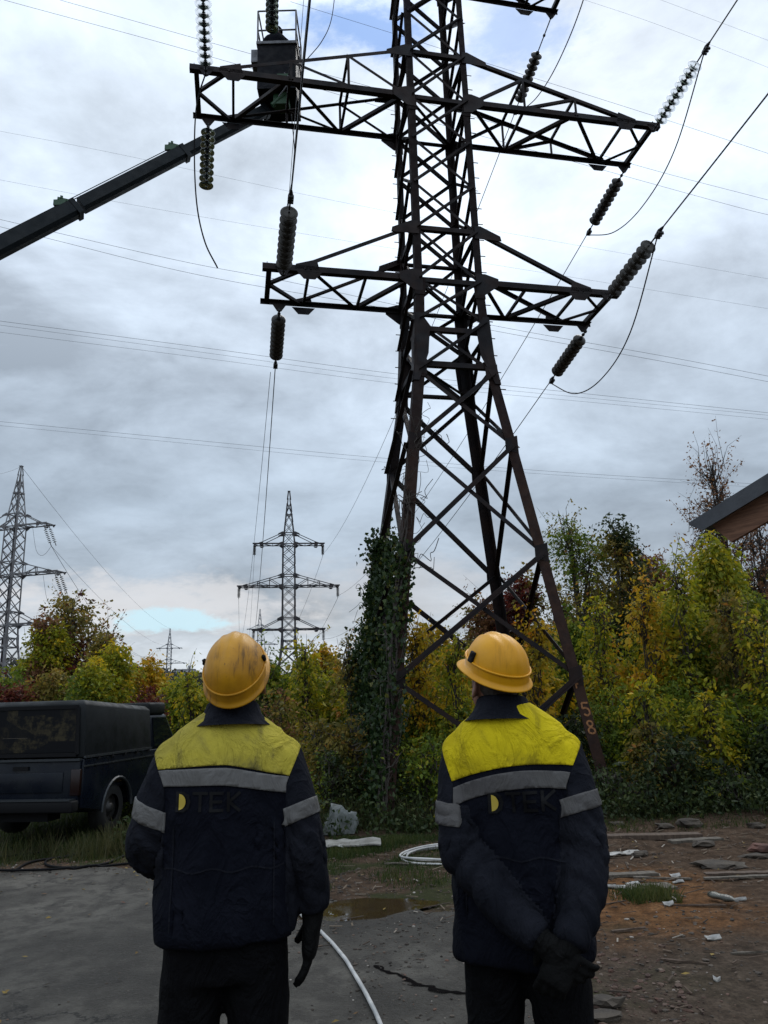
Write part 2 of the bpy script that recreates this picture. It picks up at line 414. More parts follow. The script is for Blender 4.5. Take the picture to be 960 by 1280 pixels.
# ------------------------------------------------------------------ insulator strings
def disc_mesh(dirty):
    mb = MB()
    mb.lathe([(.018, .045), (.05, .042), (.085, .022), (.126, -.004), (.133, -.012), (.126, -.016), (.100, -.006), (.095, -.036), (.082, -.018), (.066, -.034), (.05, -.02), (.03, -.03), (.018, -.03)], n=20)
    m = mb.mesh('glass_disc'); m.materials.append(glassdirty if dirty else glass); m.shade_smooth(); return m
def cap_mesh():
    mb = MB(); mb.lathe([(.0, .1), (.028, .098), (.042, .085), (.046, .05), (.05, .036), (.0, .035)], n=10); mb.lathe([(.011, .04), (.011, -.06), (0, -.06)], n=8)
    m = mb.mesh('metal_cap'); m.materials.append(hwmat); m.shade_smooth(); return m
DM = {0: disc_mesh(0), 1: disc_mesh(1)}; CM = cap_mesh()
def string(p, direc, n, dirty, label, lead=.25, tail=.35, group=None, pitch=.152, clamp=True, small=False, sc=1.06):
    """string hangs along direc from p; returns the far end"""
    direc = Vector(direc).normalized()
    root = empty('insulator_string', p)
    root.rotation_mode = 'QUATERNION'; root.rotation_quaternion = direc.to_track_quat('-Z', 'Y')
    tag(root, label, 'insulator', group or 'glass insulator strings on the power towers')
    if small:
        mb = MB(); mb.tube([(0, 0, 0), (0, 0, -lead)], .03, 6)
        for i in range(n): mb.lathe([(.03, .03), (.15, -.02), (.15, -.04), (.03, -.05)], (0, 0, -lead-pitch*i), 8)
        mb.tube([(0, 0, -lead-pitch*(n-1)), (0, 0, -lead-pitch*n-tail)], .03, 6)
        mb.build('disc_stack', glassdirty, root, True)
        return Vector(p)+direc*(lead+pitch*n+tail)
    sh = MB(); sh.tube([(0, 0, .04), (0, 0, -lead+.08)], .014, 8)
    for k in range(3): sh.lathe([(0, .03), (.032, .02), (.032, -.02), (0, -.03)], (0, 0, .0-k*(lead-.08)/2), 8)
    sh.build('shackle', hwmat, root)
    for i in range(n):
        z = -lead-pitch*i
        d = link('glass_disc', DM[dirty], None, root); d.location = (0, 0, z); d.scale = (sc, sc, 1)
        k = link('metal_cap', CM, None, root); k.location = (0, 0, z)
    L = lead+pitch*n
    if clamp:
        cl = MB(); cl.tube([(0, 0, -L+.06), (0, 0, -L-tail*.45)], .014, 8)
        cl.tube([(0, 0, -L-tail*.35), (0, .01, -L-tail*.7), (0, .0, -L-tail)], [.03, .04, .018], 8)
        for k in range(3): cl.box((0, -.05, -L-tail*.45-.055*k), (.09, .05, .03))
        cl.build('dead_end_clamp', hwmat, root, True)
    return Vector(p)+direc*(L+(tail if clamp else 0))

def catenary(a, b, sag, n=24):
    a, b = Vector(a), Vector(b)
    return [a.lerp(b, i/n)-Vector((0, 0, sag*4*(i/n)*(1-i/n))) for i in range(n+1)]
def wire(name, pts, r, label, m=alu, cat='wire', group=None, n=6):
    mb = MB(); mb.tube(pts, r, n); o = mb.build(name, m, None, True); tag(o, label, cat, group); return o
def spline(pts, n=10):
    """Catmull-Rom through points"""
    pts = [Vector(p) for p in pts]; P = [pts[0]*2-pts[1]]+pts+[pts[-1]*2-pts[-2]]; out = []
    for i in range(1, len(P)-2):
        for k in range(n):
            t = k/n; a, b, c, d = P[i-1:i+3]
            out.append(.5*((2*b)+(c-a)*t+(2*a-5*b+4*c-d)*t*t+(3*b-a-3*c+d)*t**3))
    out.append(pts[-1]); return out

LW = 'power line conductors'
def tip(side, lev, far):
    L = 4.62 if lev == 'M' else 3.25; z = {'L': LOWZ, 'M': MIDZ, 'U': UPZ}[lev]
    inn = {('L', -1): .24, ('M', -1): .18, ('L', 1): .14 if not far else .0}.get((lev, side), .05)
    return tp(side*(L-inn), (.63 if far else -.63), z-.15)
back = Tm.to_3x3() @ Vector((0, -1, .10))         # toward the next tower behind the camera (uphill)
back.normalize()
T1m = Matrix.Translation((-9.1, 70, -.6)) @ Matrix.Rotation(R(7.4), 4, 'Z')
def t1(side, lev): return T1m @ Vector((side*(4.62 if lev == 'M' else 3.25), 0, {'L': LOWZ, 'M': MIDZ, 'U': UPZ}[lev]-.9))
ends = {}
SL = {('L', -1, 0): 'glass insulator string leaning up from the near tip of the lower left arm',
      ('L', -1, 1): 'glass insulator string below the far tip of the lower left arm',
      ('L', 1, 0): 'dark insulator string rising from the near tip of the lower right arm',
      ('L', 1, 1): 'dark insulator string slanting down from the far tip of the lower right arm',
      ('M', -1, 0): 'long clear glass insulator string rising beside the lift bucket at the frame top',
      ('M', -1, 1): 'clear glass insulator string hanging free in front of the green boom',
      ('M', 1, 0): 'clear ringed insulator string at the outer tip of the upper right arm',
      ('M', 1, 1): 'insulator string slanting down from the far tip of the long right arm',
      ('U', -1, 1): 'clear glass insulator string hanging free just above the lift bucket',
      ('U', 1, 1): 'insulator string slanting below the topmost right arm, seen across the long arm',
      ('U', 1, 0): 'insulator string on the near tip of the topmost right arm above the frame'}
for (lev, side, far), lab in SL.items():
    p = tip(side, lev, far)
    dirty = 1 if (side > 0 and not (lev == 'M' and far == 0)) or lev == 'L' else 0
    if (lev, side, far) in (('M', -1, 1), ('U', -1, 1)):
        ends[lev, side, far] = string(p, (0, 0, -1), 9, 0, lab, lead=.18, clamp=False); continue
    if far:
        d = (t1(side, lev)-p); h = d.length
        d.normalize(); d.z -= .10
        ends[lev, side, far] = string(p, d, 9, dirty, lab, lead=.3 if lev != 'U' else .95)
    else:
        b = back.copy(); b.z -= .0
        ends[lev, side, far] = string(p, b, 10 if lev == 'M' and side < 0 else 9, dirty, lab, lead=.28, clamp=not (lev == 'M' and side < 0))
# conductors to the middle-distance tower
nm = {'L': 'lower', 'M': 'long middle', 'U': 'topmost'}
for (lev, side, far), e in list(ends.items()):
    sd_ = 'left' if side < 0 else 'right'
    if far and (lev, side) not in (('M', -1), ('U', -1)):
        wire('conductor', catenary(e, t1(side, lev), 1.5, 40), .0105, f'conductor from the {nm[lev]} {sd_} arm of the near tower down to the far tower', group=LW)
    elif not far and (lev, side) != ('M', -1):
        wire('conductor', catenary(e, e+back*24+Vector((0, 0, .3)), .25, 20), .013, f'conductor from the {nm[lev]} {sd_} arm passing up over the camera', group=LW)
# a second thin pair hanging beside the left conductor
e = ends['L', -1, 1]
wire('earth_wire', catenary(e+Vector((-.1, 0, -.1)), t1(-1, 'L')+Vector((-1.2, 0, .4)), 1.9, 40), .006, 'thin slack line beside the left conductor below the lower arm', group=LW)
# jumper loops
def jumper(a, b, low, lab, r=.012, m=blackcable):
    a, b = Vector(a), Vector(b); mid = (a+b)/2; mid.z = min(a.z, b.z)-low
    q1 = a.lerp(mid, .5); q1.z = a.z-(a.z-mid.z)*.78; q2 = b.lerp(mid, .5); q2.z = b.z-(b.z-mid.z)*.78
    wire('jumper_cable', spline([a, q1, mid, q2, b]), r, lab, m, 'cable', 'jumper loops slung under the arms')
jumper(ends['L', 1, 0]-back*.15, ends['L', 1, 1], 1.05, 'black jumper loop hanging from the lower right arm')
jumper(ends['M', 1, 0]-back*.15, ends['M', 1, 1], 1.0, 'black jumper loop hanging from the long right arm')
jumper(ends['U', 1, 0]-back*.15, ends['U', 1, 1], 1.0, 'black jumper loop below the topmost right arm')
a = tip(-1, 'M', 0)
wire('jumper_cable', spline([a+Vector((0, 0, .05)), at(246, 130, a.y), at(243, 190, a.y+.1), at(246, 255, a.y+.2), at(256, 302, a.y+.3), at(272, 335, a.y+.5)]), .014,
     'loose black cable end dangling from the outer tip of the long left arm', blackcable, 'cable')
wire('jumper_cable', spline([at(420, -20, 14.0), at(414, 25, 14), at(402, 52, 14), at(383, 75, 14.1)]), .010, 'black cable curving down from the frame top to the bucket', blackcable, 'cable')
# hoist ropes from the bucket zone to the lower left string
q = tip(-1, 'L', 0)
wire('hoist_rope', spline([at(389, -30, 12.2), at(375, 110, 12.0), at(369, 180, 11.7), at(362, 262, 11.2)]), .011, 'dark rope running from the frame top past the bucket to the lower left string', blackcable, 'rope')
wire('hoist_rope', spline([at(364, 140, 13.6), at(368, 200, 13.2), at(358, 264, 12.4)]), .010, 'short dark rope hanging below the long left arm', blackcable, 'rope')
wire('hoist_rope', spline([at(381, -20, 12.6), at(370, 130, 12.2), at(360, 262, 11.3)]), .006, 'thin pale rope beside the dark rope past the bucket', alu, 'rope')
# remote lines crossing the sky
CR = [
 ([(75, 0), (323, 70), (500, 119), (790, 205), (960, 250)], 45, .011, 'line crossing the sky from upper left behind the long arms'),
 ([(5, 0), (250, 67), (493, 139), (634, 179), (900, 253), (975, 272)], 45, .011, 'line crossing the sky just under the upper right arm'),
 ([(363, 2), (492, 42), (599, 76), (824, 147), (985, 200)], 45, .011, 'line meeting the tip of the long right arm from the top'),
 ([(-10, 162), (150, 193), (480, 263), (980, 352)], 80, .010, 'faint line crossing the sky behind the boom tip'),
 ([(-10, 223), (200, 262), (500, 312), (980, 389)], 80, .010, 'faint line crossing the sky behind the boom middle'),
 ([(-10, 272), (220, 325), (360, 352), (607, 405), (840, 447), (980, 474)], 50, .012, 'upper line of the pair crossing behind the lower arms'),
 ([(-10, 281), (60, 298), (250, 344), (480, 385), (610, 412), (840, 454), (980, 481)], 50, .012, 'lower line of the pair crossing behind the lower arms'),
 ([(-10, 400), (250, 434), (500, 468), (740, 493), (980, 518)], 60, .013, 'top line of the three crossing below the lower arms'),
 ([(-10, 405), (250, 440), (500, 474), (740, 498), (980, 521)], 60, .010, 'middle line of the three crossing below the lower arms'),
 ([(-10, 414), (250, 447), (500, 480), (740, 503), (980, 526)], 60, .010, 'bottom line of the three crossing below the lower arms'),
 ([(-10, 526), (230, 549), (460, 571), (700, 590), (980, 607)], 70, .013, 'upper line of the lowest pair crossing behind the tower legs'),
 ([(-10, 531), (230, 554), (460, 576), (700, 594), (980, 611)], 70, .010, 'lower line of the lowest pair crossing behind the tower legs'),
 ([(700, -10), (820, 30), (980, 92)], 60, .009, 'faint upper line in the top right sky'),
 ([(800, -10), (980, 58)], 60, .009, 'faint highest line in the top right corner')]
for pts, Y, r, lab in CR:
    wire('overhead_line', spline([at(u, v, Y+(u-480)*.012) for u, v in pts], 8), r, lab, alu, 'wire', 'lines of other circuits crossing the sky', 4)
# lines of the left tower to the small far one, and the fan behind the middle tower
T2m = Matrix.Translation((-30.2, 60, -.6)) @ Matrix.Rotation(R(-14), 4, 'Z')
T3m = Matrix.Translation((-58.7, 205, .6)) @ Matrix.Rotation(R(8), 4, 'Z')
for lev, L, zz, nmv in (('U', 3.25, UPZ, 'topmost'), ('M', 4.62, MIDZ, 'longest'), ('L', 3.25, LOWZ, 'lowest')):
    for sgn in (0, 1):
        p = T2m @ Vector((L-.1-.45*sgn, 0, zz-.1))
        q = string(p, (.25, .5, -1.0), 8, 1, f'small dark insulator string {"inner" if sgn else "outer"} of the pair under the {nmv} arm of left tower', small=True, lead=.35, tail=.2)
    wire('conductor', catenary(q, T3m @ Vector((-L, 0, zz-.6)), 4.5, 40), .018, f'conductor sagging from the {nmv} arm of the left tower to the skyline tower', group=LW, n=4)
    wire('conductor', catenary(q, T3m @ Vector((L*.4, 0, zz+.6)), 2.5, 40), .013, f'second thinner conductor from the {nmv} arm of the left tower', group=LW, n=4)
    jumper(q, T2m @ Vector((L-1.6, 0, zz-.2)), .8, f'loop of cable under the {nmv} arm of left tower', .012)
    for s in (-1, 1):
        p = T1m @ Vector((s*(L-.05), 0, zz-.1)); hand = 'left' if s < 0 else 'right'
        q2 = string(p, (0, -.1, -1), 7, 1, f'tiny insulator string under the {nmv} {hand} arm of the middle-distance tower', small=True, lead=.1, tail=.1, pitch=.12)
        T4p = Matrix.Translation((-33.6, 200, 4.5)) @ Vector((s*L, 0, zz-.5))
        wire('conductor', catenary(q2, T4p, 5, 40), .016, f'conductor running on from the {nmv} {hand} arm of the middle-distance tower', group=LW, n=4)
wire('earth_wire', catenary(T2m @ Vector((0, 0, 22.3)), T3m @ Vector((0, 0, 22.3)), 2, 30), .014, 'earth wire from the peak of the left tower to skyline tower', group=LW, n=4)
wire('earth_wire', catenary(T2m @ Vector((0, 0, 22.3)), at(-60, 590, 45), .5, 10), .012, 'earth wire leaving the left tower peak out of frame', group=LW, n=4)
# ==PART2==
# ------------------------------------------------------------------ LIFT BOOM AND BUCKET
boompaint = mat('dark_green_boom_paint', (.006, .011, .015), .5, 0, .1, 30, var=(.010, .014, .016), vscale=3, spec=.2)
greenpaint = mat('bright_green_paint', (.02, .075, .03), .5, 0, .1, 30)
bucketm = mat('bucket_panel', (.006, .007, .012), .6, 0, .1, 20, var=(.011, .011, .014), vscale=5, spec=.12)
greym = mat('worn_grey_metal', (.16, .165, .18), .5, .3, .1, 30, var=(.10, .10, .11), vscale=7)
rubber = mat('rubber', (.012, .012, .012), .8, 0, .2, 50)
BY = 13.8
btop = at(346, 53, BY); bbot = at(344, 109, BY)
bk_root_loc = Vector((btop.x, BY+.50, bbot.z))
turret = Vector((-14.6, 9.3, 2.6))
lift = empty('boom_lift', (turret.x, turret.y, 0)); tag(lift, 'dark green telescopic boom lift reaching in from the left edge with a work bucket', 'boom lift')
def L_(p): return Vector(p)-Vector((turret.x, turret.y, 0))
b1 = at(334, 138, BY+.5)
dirv = (at(0, 311, 12.4)-b1)
b0 = at(0, 311, 12.4)
ext = b0+(b0-b1).normalized()*9.8
def boomsec(p, q, w, h):
    p, q = L_(p), L_(q); ax = (q-p).normalized(); e1 = ax.cross(Vector((0, 0, 1))).normalized(); e2 = e1.cross(ax).normalized()
    c = .22
    prof = [(-w/2, -h/2+h*c), (-w/2+w*c, -h/2), (w/2-w*c, -h/2), (w/2, -h/2+h*c), (w/2, h/2), (-w/2, h/2)]
    mb = MB(); mb.prism(prof, p, q, e1, e2); return mb, e1, e2, ax
c1, c2 = at(92, 255, 10.95), at(224, 189, 12.45)
for nm_, p, q, w, h in (('boom_section', ext, b1.lerp(b0, .745), .27, .31), ('boom_section', b1.lerp(b0, .735), b1.lerp(b0, .345), .24, .27), ('boom_section', b1.lerp(b0, .355), b1, .20, .23)):
    mb, e1, e2, ax = boomsec(p, q, w, h); o = mb.build(nm_, boompaint, lift)
    cm = MB(); qq = L_(q); pr = L_(q)-ax*.10
    cm.bar(pr, qq, w+.022, h+.022); cm.build('collar', boompaint, o)
    if w > .21:
        br = MB(); br.box(qq+e2*(h/2+.10)-ax*.22, (.24, .06, .12)); br.bar(qq+e2*(h/2)-ax*.3, qq+e2*(h/2+.2)-ax*.1, .05, .05); br.bar(qq+e2*(h/2)+ax*.0, qq+e2*(h/2+.2)-ax*.2, .05, .05)
        br.build('roller_bracket', greenpaint, o)
for off, rr in ((.25, .009), (.21, .010)):
    hz = MB(); hz.tube([L_(ext)+e2*off, L_(b1.lerp(b0, .36))+e2*(off-.02)], rr, 6); hz.build('hydraulic_hose', rubber, lift)
# simple carrier vehicle out of the frame
cb = MB(); cb.box((0, .2, 1.05), (2.2, 6.2, .35)); cb.build('chassis', boompaint, lift)
cb = MB(); cb.lathe([(0, 1.2), (.55, 1.2), (.5, 1.9), (.35, 2.5), (0, 2.6)], n=20); cb.build('turret', greenpaint, lift)
cb = MB(); cb.poly([(-1.1, 3.3, .6), (-1.1, 5.2, .6), (-1.1, 5.2, 1.6), (-1.1, 4.8, 2.5), (-1.1, 3.3, 2.5)], 2.2, (1, 0, 0)); cb.build('cab', greenpaint, lift)
for sx in (-1, 1):
    for yy_ in (-2.1, -1.0, 4.0):
        wb_ = MB(); wb_.lathe([(0, -.14), (.3, -.14), (.48, -.12), (.5, 0), (.48, .12), (.3, .14), (0, .14)], (sx*1.05, yy_, .5), 24, Matrix.Rotation(R(90), 3, 'Y')); wb_.build('wheel', rubber, lift, True)
mb = MB(); mb.tube([L_(ext), Vector((0, 0, 2.4))], .22, 8); mb.build('knuckle', boompaint, lift)
# bucket
bl = L_(bk_root_loc); hB = btop.z-bbot.z-.04
W2, D2 = .43, .50
bu = MB()
bu.box((bl.x, bl.y, bl.z), (W2*2, D2*2, .05))
for sx in (-1, 1): bu.box((bl.x+sx*(W2-.012), bl.y, bl.z+hB/2+.028), (.024, D2*2-.05, hB))
for sy in (-1, 1): bu.box((bl.x, bl.y+sy*(D2-.012), bl.z+hB/2+.028), (W2*2, .024, hB))
bucket = bu.build('bucket', bucketm, lift)
rm = MB(); rm.box((bl.x, bl.y-D2+.0, bl.z+hB+.02), (W2*2+.05, .07, .07)); rm.box((bl.x, bl.y+D2, bl.z+hB+.02), (W2*2+.05, .05, .05))
for sx in (-1, 1): rm.box((bl.x+sx*(W2+.005), bl.y, bl.z+hB+.02), (.045, D2*2-.08, .055))
rm.build('rim', greym, bucket)
gr = MB(); zt = bl.z+hB+.92
for sx in (-1, 1):
    for sy in (-1, 1): gr.tube([(bl.x+sx*W2, bl.y+sy*D2, bl.z+hB), (bl.x+sx*W2, bl.y+sy*D2, zt)], .02, 8)
for zz in (zt, bl.z+hB+.38):
    pts = [(bl.x-W2, bl.y-D2, zz), (bl.x+W2, bl.y-D2, zz), (bl.x+W2, bl.y+D2, zz), (bl.x-W2, bl.y+D2, zz), (bl.x-W2, bl.y-D2, zz)]
    for a_, b_ in zip(pts, pts[1:]): gr.tube([a_, b_], .018, 8)
gr.build('guard_rail', greym, bucket)
cbx = MB(); cbx.box((bl.x-W2-.11, bl.y-.1, bl.z+hB-.05), (.16, .3, .34)); cbx.build('control_box', greym, bucket)
hyd = MB(); hyd.box((bl.x+.08, bl.y-.2, bl.z-.16), (.34, .3, .26)); hyd.tube([(bl.x-.12, bl.y-.3, bl.z-.3), (bl.x+.2, bl.y-.34, bl.z+.02)], .06, 10); hyd.box((bl.x+.14, bl.y-D2-.05, bl.z+.15), (.24, .06, .26)); hyd.build('levelling_cylinder', greenpaint, bucket)
hs = MB(); hs.tube(spline([(bl.x+.18, bl.y-D2-.02, bl.z+.35), (bl.x+.30, bl.y-D2-.1, bl.z+.12), (bl.x+.22, bl.y-D2-.1, bl.z-.1), (bl.x+.05, bl.y-D2, bl.z-.25)], 6), .014, 6); hs.build('hose', greym, bucket)

# ------------------------------------------------------------------ GROUND
def ground_z(x, y):
    z = .05*noise.noise(Vector((x*.25, y*.25, 0)))*min(1, max(0, (y-3)/4))
    z += .018*noise.noise(Vector((x*1.3, y*1.3, 3)))
    if x < -2.2 and y > 8.6: z -= .12*min(1, (y-8.6)/1.5)*min(1, (-2.2-x)/1.2)
    if x > .8: z += (.022*noise.noise(Vector((x*4.1, y*4.1, 7)))+.012*noise.noise(Vector((x*10, y*10, 7))))*min(1, (x-.8)*1.5)
    if x > 1.5 and y > 8.4: z += .12*min(1, (y-8.4)/1.2)*(0.6+.8*noise.noise(Vector((x*.9, y*.9, 1))))
    if y > 22: z -= .6*min(1, (y-22)/30)
    if y > 120: z += min(8, (y-120)*.04)
    return z
PUD = gnd(455, 1140)          # puddle centre
def pud(x, y):
    dx, dy = x-PUD.x, y-PUD.y
    return math.hypot((dx*.9+dy*.45)/.52, (dy*.9-dx*.30)/.26)+.35*noise.noise(Vector((x*3.5, y*3.5, 2)))
def asph(x, y):
    """positive on the tarmac"""
    edge_y = 8.75 if x < -2.5 else 8.75-(x+2.5)*.85
    if x > -.2: edge_y = 6.75-(x+.2)*.25
    n = .22*noise.noise(Vector((x*1.4, y*1.4, 5)))+.10*noise.noise(Vector((x*5, y*5, 5)))+.05*noise.noise(Vector((x*14, y*14, 5)))
    return min(edge_y-y, (.98+(y-4.4)*-.12)-x)+n
def grid(name, xs, ys, zf, m, keep=None):
    nx, ny = len(xs), len(ys)
    v = [(float(x), float(y), zf(float(x), float(y))) for y in ys for x in xs]
    f = [(j*nx+i, j*nx+i+1, (j+1)*nx+i+1, (j+1)*nx+i) for j in range(ny-1) for i in range(nx-1)]
    if keep: f = [q for q in f if keep(sum(v[k][0] for k in q)/4, sum(v[k][1] for k in q)/4)]
    me = bpy.data.meshes.new(name); me.from_pydata(v, [], f); me.update()
    o = link(name, me, m, None, True); return o
xs = np.concatenate([[-3000, -900, -300, -120, -60, -35, -22, -15], np.arange(-10, 10.01, .085), [15, 22, 35, 60, 120, 300, 900, 3000]])
ys = np.concatenate([[-3000, -600, -100, -30, -10, -3, 0, 2], np.arange(3, 14.01, .075), [16, 20, 26, 34, 45, 60, 90, 130, 170, 220, 300, 500, 900, 3000]])
def dirt_extra(t, tc, c):
    n1 = t.noise(tc, 1.1, 7, .6); n2 = t.noise(tc, 9, 8, .7); n3 = t.noise(tc, 45, 5, .7)
    col_ = t.ramp(n2, [(.28, (.030, .019, .012)), (.48, (.075, .047, .030)), (.62, (.120, .080, .054)), (.8, (.20, .15, .11))])
    sx = t.new('ShaderNodeSeparateXYZ'); t.link(tc, sx.inputs[0])
    cxx = t.math('DIVIDE', t.math('SUBTRACT', sx.outputs[0], 2.0), .95); cyy = t.math('DIVIDE', t.math('SUBTRACT', sx.outputs[1], 6.9), 1.25)
    r = t.math('SQRT', t.math('ADD', t.math('MULTIPLY', cxx, cxx), t.math('MULTIPLY', cyy, cyy)))
    r = t.math('ADD', r, t.math('MULTIPLY', t.math('SUBTRACT', n1, .5), 1.6))
    saw = t.rng(r, .5, 1.25, .8, 0)
    orange = t.ramp(n2, [(.3, (.075, .033, .012)), (.5, (.18, .080, .028)), (.72, (.28, .14, .058))])
    c = t.mix(saw, col_, orange)
    # grey stony patch in the lower right
    gx = t.rng(t.math('ADD', sx.outputs[1], t.math('MULTIPLY', n1, -1.5)), 4.3, 5.3, .55, 0)
    c = t.mix(gx, c, t.ramp(n2, [(.3, (.036, .028, .022)), (.6, (.095, .078, .062))]))
    green = t.math('MULTIPLY', t.rng(n1, .46, .60), t.rng(sx.outputs[0], 2.2, .6, .0, .8))
    c = t.mix(green, c, (.030, .042, .012, 1))
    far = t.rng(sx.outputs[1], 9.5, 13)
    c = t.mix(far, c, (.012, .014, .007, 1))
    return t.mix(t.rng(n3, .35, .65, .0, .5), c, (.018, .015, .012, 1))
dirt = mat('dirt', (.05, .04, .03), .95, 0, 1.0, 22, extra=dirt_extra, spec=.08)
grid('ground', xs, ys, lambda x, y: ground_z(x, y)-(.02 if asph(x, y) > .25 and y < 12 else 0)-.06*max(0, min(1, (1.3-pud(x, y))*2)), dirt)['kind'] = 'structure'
def asph_extra(t, tc, c):
    n1 = t.noise(tc, .9, 6, .55); n2 = t.noise(tc, 6, 6, .65); n3 = t.noise(tc, 140, 3, .8)
    c = t.ramp(n1, [(.38, (.028, .025, .020)), (.5, (.062, .056, .046)), (.62, (.105, .096, .080))])
    c = t.mix(t.rng(n2, .42, .62, 0, .8), c, (.030, .026, .021, 1))
    n4 = t.noise(tc, 22, 6, .75); c = t.mix(t.rng(n4, .56, .70, 0, .5), c, (.12, .11, .09, 1)); c = t.mix(t.rng(n4, .42, .34, 0, .6), c, (.018, .016, .013, 1))
    c = t.mix(t.rng(n3, .5, .75, 0, .5), c, (.17, .16, .15, 1))
    w = t.new('ShaderNodeTexVoronoi', feature='DISTANCE_TO_EDGE'); w.inputs['Scale'].default_value = .75
    wv = t.new('ShaderNodeVectorMath', operation='ADD'); t.link(tc, wv.inputs[0])
    nn = t.new('ShaderNodeVectorMath', operation='SCALE'); t.link(t.noise(tc, 3.2, 6, .7, out='Color'), nn.inputs[0]); nn.inputs[3].default_value = .55
    t.link(nn.outputs[0], wv.inputs[1]); t.link(wv.outputs[0], w.inputs['Vector'])
    cr_ = t.math('MULTIPLY', t.rng(w.outputs['Distance'], .003, .014, 1, 0), t.rng(t.noise(tc, .8, 3), .50, .58))
    return t.mix(t.math('MULTIPLY', cr_, .85), c, (.010, .009, .008, 1))
asphm = mat('wet_tarmac', (.06, .06, .06), .7, 0, .9, 38, extra=asph_extra, spec=.22)
def asph_z(x, y):
    a = asph(x, y); z = .012+.25*ground_z(x, y)*0
    base = ground_z(x, y)
    return base+.014+.012*noise.noise(Vector((x*1.1, y*1.1, 9)))+.005*noise.noise(Vector((x*4.3, y*4.3, 9)))-(.10*max(0, .12-a)/.12 if a < .12 else 0)-(.045*max(0, min(1, (1.25-pud(x, y))*2)))
grid('tarmac_yard', np.arange(-9, 1.9, .045), np.arange(3.0, 9.6, .045), asph_z, asphm, lambda x, y: asph(x, y) > -.1)['kind'] = 'structure'
wm = mat('muddy_water', (.035, .021, .010), .04, 0, 0, spec=.6, var=(.045, .03, .014), vscale=4)
surf0 = lambda x, y: max(ground_z(x, y)-(.05 if pud(x, y) < .8 else 0), asph_z(x, y) if asph(x, y) > -.1 else -9)
pz = asph_z(PUD.x, PUD.y)
wv_ = []; pzs = []
for k in range(64):
    a_ = 2*math.pi*k/64; lo, hi = .05, 1.6
    for _ in range(24):
        md = (lo+hi)/2; p = (PUD.x+math.cos(a_)*md, PUD.y+math.sin(a_)*md)
        if pud(*p) < 1.12: lo = md
        else: hi = md
    wv_.append((PUD.x+math.cos(a_)*lo, PUD.y+math.sin(a_)*lo)); pzs.append(surf0(PUD.x+math.cos(a_)*lo, PUD.y+math.sin(a_)*lo))
pzs.sort(); pw = pzs[26]
me = bpy.data.meshes.new('puddle_water'); me.from_pydata([(a, b, pw) for a, b in wv_]+[(PUD.x, PUD.y, pw)], [], [(k, (k+1) % 64, 64) for k in range(64)]); me.update()
link('puddle_water', me, wm)['kind'] = 'structure'
# broken crack in the tarmac: a flat near-black strip of uneven width laid on it
crackm = mat('crack_black', (.004, .003, .003), 1, spec=.05)
cpts = [gnd(*p) for p in ((468, 1212), (485, 1222), (500, 1226), (520, 1238), (535, 1240), (548, 1246), (566, 1247), (590, 1250))]
mbk = MB(); sp = spline(cpts, 8)
for i_, p in enumerate(sp[:-1]):
    q = sp[i_+1]; w1 = .008+.045*abs(noise.noise(p*9)); w2 = .008+.045*abs(noise.noise(q*9)); n_ = (q-p).cross(Vector((0, 0, 1))).normalized()
    j1, j2 = n_*.02*noise.noise(p*22), n_*.02*noise.noise(q*22); z1, z2 = asph_z(p.x, p.y)+.004, asph_z(q.x, q.y)+.004
    A_, B_, C_, D_ = p+j1-n_*w1, p+j1+n_*w1, q+j2+n_*w2, q+j2-n_*w2
    A_.z = B_.z = z1; C_.z = D_.z = z2; mbk.add([A_, B_, C_, D_], [(0, 1, 2, 3)])
mbk.build('tarmac_crack', crackm)['kind'] = 'structure'

def surf_z(x, y):
    g = ground_z(x, y)
    return max(g, asph_z(x, y)) if (-9 < x < 1.85 and 3 < y < 9.5 and asph(x, y) > -.1) else g
# pebbles and rubble
def scatter(name, n, areas, szr, colr, kind, label=None, cat=None, seed=1, flat=.6):
    r_ = random.Random(seed); mb = MB(); ico = bmesh.new(); bmesh.ops.create_icosphere(ico, subdivisions=1, radius=1)
    iv = [v.co.copy() for v in ico.verts]; fi = [tuple(v.index for v in f.verts) for f in ico.faces]; ico.free()
    for i in range(n):
        (x0, x1, y0, y1) = r_.choice(areas); x, y = r_.uniform(x0, x1), r_.uniform(y0, y1)
        if pud(x, y) < 1.15: continue
        if noise.noise(Vector((x*.9, y*.9, 11))) < r_.uniform(-.5, .35): continue
        s_ = szr[0]+(szr[1]-szr[0])*r_.random()**3; e = Matrix.Rotation(r_.random()*6.3, 3, 'Z') @ Matrix.Diagonal((s_*r_.uniform(.7, 1.6), s_*r_.uniform(.6, 1.1), s_*flat*r_.uniform(.5, 1.2)))
        c_ = Vector((x, y, surf_z(x, y)+s_*.15))
        mb.add([e @ (v*(1+.35*noise.noise(v*1.7+Vector((i, 0, 0)))))+c_ for v in iv], fi)
    return mb.build(name, colr, None)
def rand_mat(name, stops, rough=.9):
    m = bpy.data.materials.new(name); m.use_nodes = True; t = NT(m.node_tree); b = t.n['Principled BSDF']; b.inputs['Roughness'].default_value = rough
    g = t.new('ShaderNodeNewGeometry'); t.link(t.ramp(g.outputs['Random Per Island'], stops), b.inputs['Base Color']); return m
pebm = rand_mat('pebbles', [(0, (.020, .016, .012)), (.45, (.055, .043, .033)), (.85, (.10, .080, .062)), (.95, (.12, .060, .040)), (1, (.34, .31, .27))])
brickm = rand_mat('brick_crumbs', [(0, (.04, .022, .016)), (.5, (.085, .042, .028)), (.8, (.10, .065, .048)), (1, (.16, .12, .09))])
tag(scatter('gravel', 6500, [(.7, 5.5, 4.1, 10.2), (-1.2, 1.4, 6.2, 9.2), (-5, -1, 8.3, 9.5), (1, 3.5, 4.1, 6.5)], (.004, .019), pebm, 'stuff'), kind='stuff')
